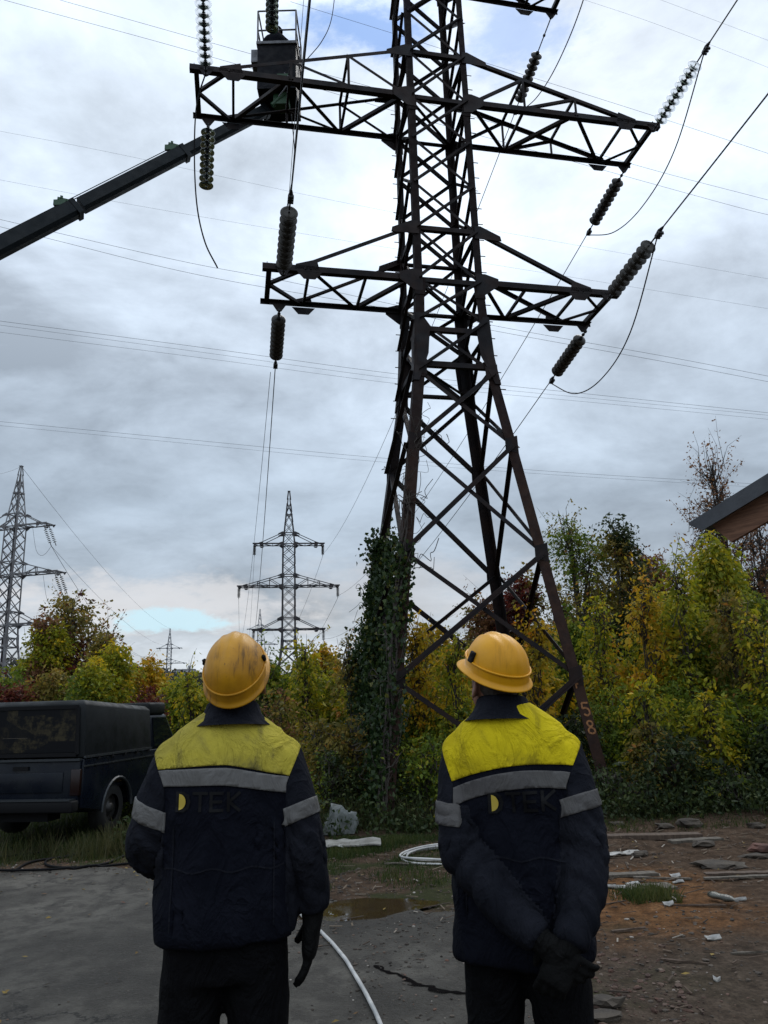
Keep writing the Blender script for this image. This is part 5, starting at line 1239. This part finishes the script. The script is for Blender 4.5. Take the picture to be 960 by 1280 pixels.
def implicit_cut(bm, fn):
    val = {v: fn(v.co) for v in bm.verts}; new = set()
    for e in bm.edges:      # verts almost on the line are moved onto it
        a, b = e.verts; fa, fb = val[a], val[b]
        if fa*fb >= 0: continue
        t = fa/(fa-fb)
        if t < .16: a.co = a.co.lerp(b.co, t); val[a] = 0.0; new.add(a)
        elif t > .84: b.co = b.co.lerp(a.co, 1-t); val[b] = 0.0; new.add(b)
    for e in list(bm.edges):
        a, b = e.verts; fa, fb = val.get(a), val.get(b)
        if fa is None or fb is None or fa*fb >= 0: continue
        t = fa/(fa-fb)
        _, v = bmesh.utils.edge_split(e, a, t); new.add(v)
    bmesh.ops.connect_verts(bm, verts=list(new))
def extract(bm, keep, off, name, m, parent):
    """copy of the faces whose centre satisfies keep, lifted off along the normals and given an edge"""
    bm.normal_update(); nb = bmesh.new(); mp = {}; nf = 0
    for f in bm.faces:
        if keep(f.calc_center_median()):
            vs = []
            for v in f.verts:
                if v not in mp: mp[v] = nb.verts.new(v.co+v.normal*off)
                vs.append(mp[v])
            try: nb.faces.new(vs); nf += 1
            except ValueError: pass
    for _ in range(1):   # turn the borders down onto the cloth
        edges = [e for e in nb.edges if e.is_boundary]; inv = {b: a for a, b in mp.items()}
        if not edges: break
        ex = bmesh.ops.extrude_edge_only(nb, edges=edges); 
        for e in ex['geom']:
            if isinstance(e, bmesh.types.BMVert):
                src = min((l.other_vert(e) for l in e.link_edges), key=lambda q: (q.co-e.co).length, default=None)
                if src in inv: e.co = inv[src].co-inv[src].normal*.001
    me = bpy.data.meshes.new(name); nb.to_mesh(me); nb.free(); return link(name, me, m, parent, True)

def hand_mb(mb, wrist, d, palm, thumb, curl=.6, side=1, s=1.0, q=1.0):
    """palm, four fingers and thumb; d = pointing direction, palm = direction the palm faces, thumb = direction of the thumb side"""
    d, palm, thumb = Vector(d).normalized(), Vector(palm).normalized(), Vector(thumb).normalized()
    thumb = (thumb-d*thumb.dot(d)).normalized(); palm = (palm-d*palm.dot(d)-thumb*palm.dot(thumb)).normalized(); w = Vector(wrist)
    rot = Matrix((thumb, palm, d)).transposed()
    loft(mb, [sring(w+d*z*s, rx*s*q, ry*s*q, 16, 2.4, rot) for z, rx, ry in ((-.03, .030, .024), (.01, .032, .024), (.04, .041, .021), (.075, .044, .019), (.095, .040, .015))])
    for i, (x, l, r) in enumerate(((.031, .070, .0100), (.0105, .080, .0104), (-.0105, .074, .0100), (-.031, .058, .0090))):
        p = w+d*.088*s+thumb*x*s; a = curl*(.45+.08*i); pts = [p-d*.01*s, p]; ang = 0
        for k, f in enumerate((.45, .32, .23)):
            ang += a*(1.0 if k == 0 else 1.15); dr = d*math.cos(ang)+palm*math.sin(ang)+thumb*.05*(1.5-i); pts.append(pts[-1]+dr.normalized()*l*f*s)
        mb.tube(pts, [k_*r*s*q for k_ in (1.05, 1, .97, .9, .72)], 10)
    p = w+d*.02*s+thumb*.026*s; pts = [p, p+(d*.5+thumb*.75+palm*.35)*.036*s, p+(d*1.25+thumb*.95+palm*.75)*.036*s, p+(d*2.0+thumb*.95+palm*1.25)*.033*s]
    mb.tube(pts, [k_*s*q for k_ in (.016, .0135, .0115, .0085)], 10)

def worker(pos, yaw, label, cat, P):
    root = empty('person', pos, yaw); tag(root, label, 'person', None)
    V = Vector; LA = [V(p) for p in P['LA']]; RA = [V(p) for p in P['RA']]
    hr = Matrix.Rotation(P['hyaw'], 3, 'Z') @ Matrix.Rotation(P['htilt'], 3, 'X') @ Matrix.Rotation(P.get('hroll', 0), 3, 'Y')
    hc = V(P['head']); vox = P.get('vox', .0100); K = P.get('K', 1)
    # ---- body: one continuous skin surface
    b = MB()
    loft(b, [sring((0, 0, z), rx, ry, 24) for z, rx, ry in ((.84, .15, .10), (1.0, .165, .115), (1.15, .14, .10), (1.3, .165, .115), (1.42, .17, .10), (1.49, .10, .08), (1.53, .06, .06))])
    nk = [V((0, .0, 1.48)), V((0, .005, 1.56)).lerp(hc, .1), hc-hr @ V((0, .02, .09))]
    b.tube(nk, [.064, .058, .056], 16)
    ball(b, hc, (.076, .096, .100), hr); ball(b, hc+hr @ V((0, .022, -.055)), (.060, .072, .070), hr)
    b.tube([hc+hr @ V((0, .085, .012)), hc+hr @ V((0, .112, -.028)), hc+hr @ V((0, .098, -.038))], [.008, .016, .014], 8)
    ball(b, hc+hr @ V((0, .078, -.098)), (.026, .020, .018), hr)
    b.tube([hc+hr @ V((-.022, .092, -.066)), hc+hr @ V((0, .099, -.063)), hc+hr @ V((.022, .092, -.066))], [.005, .008, .005], 6)
    for s in (-1, 1):
        e = hc+hr @ V((s*.078, -.008, -.018)); er = hr @ Matrix.Rotation(s*R(-22), 3, 'Z')
        b.tube([e+hr @ V((0, .010, -.026)), e+hr @ V((s*.008, .0, -.030)), e+hr @ V((s*.014, -.014, -.010)), e+hr @ V((s*.015, -.018, .014)), e+hr @ V((s*.011, -.006, .030)), e+hr @ V((s*.002, .010, .022))], [.007, .008, .0075, .0075, .007, .006], 8)
        ball(b, e, (.010, .016, .024), er)
        A = LA if s < 0 else RA
        b.tube(A, [.052]+[.046]*(len(A)-3)+[.038, .029], 14)
        b.tube([V((s*.085, 0, .92)), V((s*.11, .01, .5)), V((s*.12, -.01, .10))], [.085, .058, .042], 14)
        ball(b, (s*.12, .05, .05), (.045, .12, .045))
    for s, hk in ((-1, 'LH'), (1, 'RH')):
        A = LA if s < 0 else RA; d, palm, th, cu_ = P[hk]; hand_mb(b, A[-1], d, palm, th, cu_, s, P.get('gs', 1.16), .78)
    bo = link('body', remesh(b, .0078*K, 2, 'body'), skin, root, True)
    for s in (-1, 1):
        e = MB(); ball(e, hc+hr @ V((s*.030, .082, .008)), (.012, .012, .012)); e.build('eye', eyem, root, True)
    hm = MB(); ball(hm, hc+hr @ V((0, -.010, .016)), (.0805, .094, .096), hr); ho = hm.mesh('hair'); bm = bmesh.new(); bm.from_mesh(ho); inv = hr.inverted()
    bmesh.ops.subdivide_edges(bm, edges=bm.edges[:], cuts=1, use_grid_fill=True)
    bmesh.ops.delete(bm, geom=[f for f in bm.faces if (inv @ (f.calc_center_median()-hc)).z < -.052-.3*max(0, (inv @ (f.calc_center_median()-hc)).y+.02)*-1 or (inv @ (f.calc_center_median()-hc)).y > .05], context='FACES'); bm.to_mesh(ho); bm.free(); link('hair', ho, hairm, root, True)
    # ---- trousers and boots
    t = MB()
    loft(t, [sring((0, 0, z), rx, ry, 26) for z, rx, ry in ((.78, .19, .135), (.9, .195, .14), (1.0, .18, .125))])
    for s in (-1, 1):
        loft(t, [sring((s*x, y, z), rx, ry, 20) for x, y, z, rx, ry in ((.128, -.01, .09, .085, .09), (.125, -.005, .25, .082, .088), (.118, .01, .5, .088, .095), (.105, .005, .7, .103, .115), (.095, 0, .88, .105, .13))])
    tm = remesh(t, .012*K, 3, 'trousers'); 
    for v in tm.vertices:
        n_ = noise.noise(v.co*V((7, 7, 16)).length/9+V((3, 0, 0)))+.6*noise.noise(V((v.co.x*9, v.co.y*9, v.co.z*22))); v.co += v.normal*.007*n_
    link('trousers', tm, trou, root, True)
    for s in (-1, 1):
        bt_ = MB(); loft(bt_, [sring((s*.125, y, z), rx, ry, 18) for y, z, rx, ry in ((.06, 0, .052, .155), (.06, .03, .054, .158), (.045, .075, .05, .135), (.0, .11, .055, .075), (-.01, .2, .06, .065))]); bt_.build('boot', bootm, root, True)
    # ---- jacket
    j = MB()
    loft(j, [sring((cx, cy, z), rx, ry, 36, e) for cx, cy, z, rx, ry, e in P['torso']])
    RL = [(.086, .0), (.078, .3), (.070, .62), (.060, 1)]
    for A, rs in ((LA, P['lr']), (RA, P['rr'])):
        sp = spline(A[:-1]+[A[-1].lerp(A[-2], .12)], 6); n_ = len(sp)
        j.tube(sp, [float(np.interp(i/(n_-1), np.linspace(0, 1, len(rs)), rs)) for i in range(n_)], 22)
        ball(j, A[0], (rs[0]*1.02, rs[0]*.98, rs[0]*1.0))
    jm = remesh(j, vox*K, P.get('sm', 4), 'jacket')
    for v in jm.vertices:
        c = v.co; dl, sl_ = closest_s(c, LA); dr_, sr_ = closest_s(c, RA); arm = min(dl, dr_) < .10 and abs(c.x) > .15 or (min(dl, dr_) < .088 and c.z < 1.3)
        if arm:
            s_, A = (sl_, LA) if dl < dr_ else (sr_, RA)
            q = V((c.x*8, c.y*8, s_*15+3*math.sin(c.x*9)+2*math.sin(c.y*11))); w_ = .5+1.1*math.exp(-((s_-.31)/.12)**2)
            h = (1-2*abs(noise.noise(q)))*.5+.5*noise.noise(q*2.1); v.co += v.normal*(.024*w_*h)
        else:
            q = V((c.x*5.2+c.z*1.6*(1 if c.x > 0 else -1), c.y*5, c.z*3.6)); h = (1-2.2*abs(noise.noise(q+V((P['seed'], 0, 0)))))*.6+.5*noise.noise(q*2.3)
            low = (1.0 if c.z < 1.3 else .55)*max(0, min(1, (1.56-c.z)/.08)); v.co += v.normal*(.027*low*h)
    bm = bmesh.new(); bm.from_mesh(jm); bmesh.ops.smooth_vert(bm, verts=bm.verts[:], factor=.5, use_axis_x=True, use_axis_y=True, use_axis_z=True); bmesh.ops.smooth_vert(bm, verts=bm.verts[:], factor=.4, use_axis_x=True, use_axis_y=True, use_axis_z=True)
    yz, tz0, tz1 = P['yoke'], P['tape0'], P['tape1']; sx_ = P['seam']
    fns = [lambda c: c.z-yz(c.x), lambda c: c.z-tz0(c.x), lambda c: c.z-tz1(c.x), lambda c: abs(c.x)-sx_(c.z)]
    bands = []
    for A, (s0, s1, sl) in ((LA, P['lband']), (RA, P['rband'])):
        ax = (A[1]-A[0]).normalized(); sd2 = 1 if A is RA else -1
        f0 = lambda c, A=A, ax=ax, s0=s0, sl=sl: (c-A[0]).dot(ax)-s0+sl*(c.y-A[0].y)+P.get('bx', 0)*(c.x-A[0].x)
        f1 = lambda c, A=A, ax=ax, s1=s1, sl=sl: (c-A[0]).dot(ax)-s1+sl*(c.y-A[0].y)+P.get('bx', 0)*(c.x-A[0].x)
        isarm = lambda c, A=A, sd2=sd2: closest_s(c, A[:3])[0] < P.get('armd', .105) and c.x*sd2 > P.get('armx', .165) and c.z < 1.47
        bands.append((f0, f1, isarm)); fns += [f0, f1]
    for fn in fns: implicit_cut(bm, fn)
    inner = lambda c: abs(c.x) < sx_(c.z)
    arm_m = lambda c: not inner(c) and c.z > .86 and (closest_s(c, LA)[0] < .115 or closest_s(c, RA)[0] < .115)
    bm.to_mesh(jm)
    jo = link('jacket', jm, navy, root, True)
    if P.get('detail', 1):
        ymat, tmat = P['ym'], P['tm']
        for A, sd2 in ((LA, -1), (RA, 1)):
            B = RA if sd2 < 0 else LA
            extract(bm, lambda c, A=A, B=B, sd2=sd2: (not inner(c) and c.x*sd2 > 0 and c.z > .9 and closest_s(c, A)[0] < .13) or (c.y < -.05 and c.z < 1.28 and closest_s(c, A)[0] < .082 and closest_s(c, A)[0] < closest_s(c, B)[0]), .0022, 'sleeve', navyslv, jo)
        extract(bm, lambda c: c.z > yz(c.x) and inner(c), .004, 'yoke', ymat, jo)
        extract(bm, lambda c: tz0(c.x) < c.z < tz1(c.x) and inner(c), .0055, 'reflective_band', tmat, jo)
        for f0, f1, isarm in bands: extract(bm, lambda c, f0=f0, f1=f1, isarm=isarm: f0(c) > 0 > f1(c) and isarm(c), .0065, 'arm_band', tmat, jo)
        # collar
        cl = MB(); cr0 = P['collar']; rings = []
        for z, r, dz in ((-.034, .142, 0), (-.018, .122, 0), (.008, .101, 0), (.040, .090, .008), (.047, .083, .008), (.0, .086, 0), (-.05, .09, 0)):
            rings.append([V((cr0[0]+r*math.cos(a)*1.0, cr0[1]+r*.92*math.sin(a), cr0[2]+z+.012*(-math.sin(a)))) for a in [2*math.pi*k/32 for k in range(32)]])
        n = 32; cl.add([v for r in rings for v in r], [(i*n+k, i*n+(k+1) % n, (i+1)*n+(k+1) % n, (i+1)*n+k) for i in range(len(rings)-1) for k in range(n)]); cl.build('collar', navyslv, jo, True)
        # printed letters on the back, laid on the cloth by ray casting
        bvh = BVHTree.FromBMesh(bm); lx, lz, lh, slope = P['logo']
        def onback(x, z, o_=.0045):
            h = bvh.ray_cast(V((x, -1, z)), V((0, 1, 0))); return (h[0]+V((0, -o_, 0))) if h[0] else V((x, -.16, z))
        def ribbon(pls, w, m, name):
            mb = MB()
            for pl in pls:
                for a, b_ in zip(pl, pl[1:]):
                    a, b_ = V((a[0], 0, a[1])), V((b_[0], 0, b_[1])); n2 = (b_-a).cross(V((0, 1, 0))).normalized()*w/2; k_ = max(1, int((b_-a).length/.012)); ex_ = (b_-a).normalized()*w*.45
                    a_ = a-ex_; c_ = b_+ex_
                    for i in range(k_):
                        p, q = a_.lerp(c_, i/k_), a_.lerp(c_, (i+1)/k_); mb.add([onback(p.x-n2.x, p.z-n2.z), onback(p.x+n2.x, p.z+n2.z), onback(q.x+n2.x, q.z+n2.z), onback(q.x-n2.x, q.z-n2.z)], [(0, 1, 2, 3)])
            mb.build(name, m, jo)
        wd = lh*.78
        ribbon([[(-.19+.02*i, P.get('waist', 1.12)+.006*math.sin(i)) for i in range(20)]], .005, navyslv, 'waist_seam')
        for x_ in (-.16, .16): ribbon([[(x_, .95+.03*i) for i in range(11)]], .004, navyslv, 'back_seam')
        for i, ch in enumerate('DTEK'):
            x0 = lx+i*(wd+lh*.26); pls = [[(x0+x, lz+slope*(x0+x-lx)+z) for x, z in pl] for pl in stroke_letters(ch, lh, wd, 0)]; ribbon(pls, lh*.18, logod, 'letter')
        hd = MB(); cx_, cz_ = lx+lh*.12, lz+lh*.5; rr_ = lh*.42; base = [(0, 0)]
        rows = []
        for i in range(5):
            r1 = rr_*i/4; rows.append([onback(cx_+r1*math.cos(a), cz_+r1*math.sin(a)*1.1, .0058) for a in [-math.pi/2+math.pi*k/10 for k in range(11)]])
        hd.add([v for r in rows for v in r], [(i*11+k, i*11+k+1, (i+1)*11+k+1, (i+1)*11+k) for i in range(4) for k in range(10)]); hd.build('half_disc_logo', logoy, jo)
    bm.free()
    # ---- gloves
    if P.get('gloves', 1):
        for A, hk, s in ((LA, 'LH', -1), (RA, 'RH', 1)):
            gm = MB(); d, palm, th, cu_ = P[hk]; hand_mb(gm, A[-1], d, palm, th, cu_, s, P.get('gs', 1.16))
            dd = (A[-1]-A[-2]).normalized(); gm.tube([A[-1]-dd*.07, A[-1]-dd*.02, A[-1]+V(d).normalized()*.02], [.046, .040, .036], 14)
            link('glove', remesh(gm, .0058*K, 2, 'glove'), glovem, root, True)
    # ---- helmet
    hp = hc+hr @ V((0, -.004, .048)); hl = MB(); nu, nv = 56, 18; rows = []; HS = P['hs']
    def shell(u_, v_, add=0.0):
        a = 2*math.pi*u_/nu; ph = (math.pi/2)*v_/nv; x = HS[0]*math.cos(a)*math.cos(ph)**.80; y = HS[1]*math.sin(a)*math.cos(ph)**.80; z = HS[2]*math.sin(ph)**.95
        rg = 0
        for xc, wd_, hh in ((0, .016, .006), (-.038, .008, .0035), (.038, .008, .0035)):
            rg += hh*math.exp(-((x-xc)/wd_)**2)*min(1, max(0, (z-.045)/.03))
        n_ = V((x/HS[0]**2, y/HS[1]**2, z/HS[2]**2)).normalized(); return V((x, y, z))+n_*(rg+add)
    for v_ in range(nv+1): rows.append([shell(u_, v_) for u_ in range(nu)])
    # rim, gutter ridge and peak
    rim = []
    for k_, (o_, z_) in enumerate(((.0, .0), (.004, -.004), (.011, -.010), (.018, -.013), (.0185, -.017), (.012, -.0165), (.0, -.012), (-.004, 0.0))):
        rw_ = []
        for u_ in range(nu):
            a = 2*math.pi*u_/nu; fr__ = max(0, math.sin(a))**2.2; ex2 = o_*(P.get('brim', 1)+1.7*fr__) if o_ > 0 else o_; rw_.append(V(((HS[0]+ex2)*math.cos(a), (HS[1]+ex2)*math.sin(a), z_-.010*fr__*(o_ > .01)-.006*max(0, -math.sin(a)))))
        rim.append(rw_)
    allr = list(reversed(rim))+rows; n = nu
    hl.add([hr @ v for r in allr for v in r], [(i*n+k, i*n+(k+1) % n, (i+1)*n+(k+1) % n, (i+1)*n+k) for i in range(len(allr)-1) for k in range(n)])
    hm_ = link('helmet', hl.mesh('helmet'), P['hm'], root, True); hm_.location = hp
    rb = MB(); pts = [hr @ (shell(u_, 2.6, .0028)+V((0, 0, .004*math.sin(2*math.pi*u_/nu)))) for u_ in range(nu+1)]; rb.tube(pts, .0042, 6); rb.build('gutter_ridge', P['hm'], hm_, True)
    inn = MB(); loft(inn, [[hr @ V((math.cos(2*math.pi*k/28)*a_, math.sin(2*math.pi*k/28)*b_-.003, z_)) for k in range(28)] for z_, a_, b_ in ((-.014, .082, .100), (.03, .084, .104))]); inn.build('headband', blackp, hm_, True)
    for s in (-1, 1):
        ck = MB(); kq = P.get('clip', 1); ck.box((0, 0, 0), (.012, .034*kq, .052*kq)); ck.box((s*.004, 0, .012*kq), (.010, .024*kq, .022*kq)); q_ = ck.mesh('side_clip'); co = link('side_clip', q_, blackp, hm_)
        bb = co.modifiers.new('b', 'BEVEL'); bb.width = .005; bb.segments = 2
        sp_ = shell(0 if s > 0 else nu/2, 4.2, .004)+V((0, .012, 0)); co.matrix_local = Matrix.Translation(hr @ sp_) @ (hr @ Matrix.Rotation(s*R(-16), 3, 'Y')).to_4x4()
    return root

# left worker
zc = .035
tor = lambda k=1.0, hem=.90: [(0, 0, hem, .236*k, .165, 2.5), (0, 0, hem+.03, .237*k, .167, 2.5), (0, 0, 1.03, .232*k, .160, 2.5), (0, -.005, 1.18, .222*k, .152, 2.4), (0, -.01, 1.31, .220*k, .150, 2.4), (0, -.015, 1.41, .220*k, .142, 2.3),
        (0, -.015, 1.475, .212*k, .125, 2.2), (0, -.012, 1.508, .200*k, .116, 2.1), (0, -.01, 1.538, .178*k, .106, 2), (0, -.008, 1.562, .148*k, .097, 2), (0, -.005, 1.586, .110*k, .086, 2), (0, -.005, 1.605, .082*k, .075, 2)]
P1_ = dict(LA=[(-.176, -.01, 1.440), (-.226, -.03, 1.31), (-.252, -.01, 1.18), (-.22, .12, 1.11), (-.17, .24, 1.07)],
           RA=[(.176, -.01, 1.440), (.228, -.03, 1.29), (.256, -.025, 1.15), (.278, .0, 1.05), (.288, .02, .940)],
           LH=((.3, .8, .1), (.3, 0, -1), (.8, -.3, 0), .9), RH=((-.10, .03, -1), (-1, .15, 0), (.15, 1, 0), .32),
           head=(.028, -.012, 1.700), hyaw=R(-6), htilt=R(44), hroll=R(-3), torso=tor(.965), lr=[.075, .069, .065, .058, .050], rr=[.075, .069, .063, .058, .052], seed=0,
           yoke=lambda x: 1.434-.22*abs(x)**1.3-.085*x, tape0=lambda x: 1.372-.16*abs(x)**1.3-.085*x, tape1=lambda x: 1.425-.18*abs(x)**1.3-.085*x, seam=lambda z: min(.245, .196+.42*max(0, z-1.36)), armx=.19,
           lband=(.135, .190, .25), rband=(.160, .212, .0), ym=yell, tm=tapem, collar=(.010, -.008, 1.584), logo=(-.150, 1.300, .052, -.02), hs=(.106, .140, .130), hm=helm1, brim=.55, clip=.45, gs=1.42)
worker((-.562, 2.74, surf_z(-.54, 2.74)+.012), R(7), 'left worker in dirty yellow helmet, head tipped back, right gloved hand hanging', 'person', P1_)
P2_ = dict(LA=[(-.170, -.01, 1.435), (-.186, -.06, 1.30), (-.165, -.115, 1.14), (-.04, -.20, 1.00), (.09, -.235, .90)],
           RA=[(.170, -.01, 1.435), (.208, -.05, 1.30), (.228, -.09, 1.13), (.208, -.17, .99), (.16, -.235, .885)],
           LH=((.75, -.1, -.6), (.1, 1, 0), (.5, 0, .8), .9), RH=((-.45, -.1, -.8), (.2, 1, .1), (-.6, .1, .6), 1.0),
           head=(-.045, .0, 1.682), hyaw=R(42), htilt=R(24), hroll=R(-2), torso=tor(.95, .80), lr=[.075, .070, .065, .058, .050], rr=[.075, .070, .065, .060, .051], seed=4,
           yoke=lambda x: 1.402+.13*x-.65*x*x, tape0=lambda x: 1.330+.14*x-.8*x*x, tape1=lambda x: 1.385+.13*x-.8*x*x, seam=lambda z: min(.238, .188+.42*max(0, z-1.34)), armx=.165,
           lband=(.150, .214, .3), rband=(.135, .185, .2), ym=yell2, tm=tapem2, collar=(-.020, -.005, 1.580), logo=(-.062, 1.262, .055, .04), hs=(.107, .138, .128), hm=helm2, brim=.8, clip=.8)
worker((.425, 2.80, surf_z(.43, 2.8)+.012), R(-16), 'worker on the right in clean yellow helmet, hands clasped behind the back', 'person', P2_)
# person in the lift bucket, seen as a dark shape
gl = Vector((bk_root_loc.x-.05, bk_root_loc.y-.1, bk_root_loc.z+.25))
one('box', (bl.x-.05, bl.y-.1, bl.z+.115), (.5, .4, .19)).build('step', bucketm, bucket)
P3_ = dict(LA=[(-.2, -.0, 1.43), (-.27, .0, 1.28), (-.27, .1, 1.16), (-.2, .22, 1.14), (-.12, .3, 1.16)], RA=[(.2, -.0, 1.43), (.27, .0, 1.28), (.28, .06, 1.16), (.27, .16, 1.14), (.25, .27, 1.16)],
           LH=((.3, .8, .1), (.3, 0, -1), (.8, -.3, 0), .9), RH=((-.3, .8, .1), (.3, 0, -1), (-.8, -.3, 0), .9), head=(.0, .03, 1.65), hyaw=R(10), htilt=R(-15), torso=tor(), lr=[.085, .08, .075, .065, .058], rr=[.085, .08, .075, .065, .058], seed=2,
           yoke=lambda x: 9, tape0=lambda x: 9, tape1=lambda x: 9.1, seam=lambda z: .2, lband=(.15, .2, 0), rband=(.15, .2, 0), collar=(0, 0, 1.56), logo=(0, 0, 0, 0), hs=(.109, .138, .128), hm=mat('dark_helmet', (.02, .02, .02), .5), detail=0, K=2.2)
worker(gl, R(15), 'dark figure of a person standing inside the lift bucket', 'person', P3_)
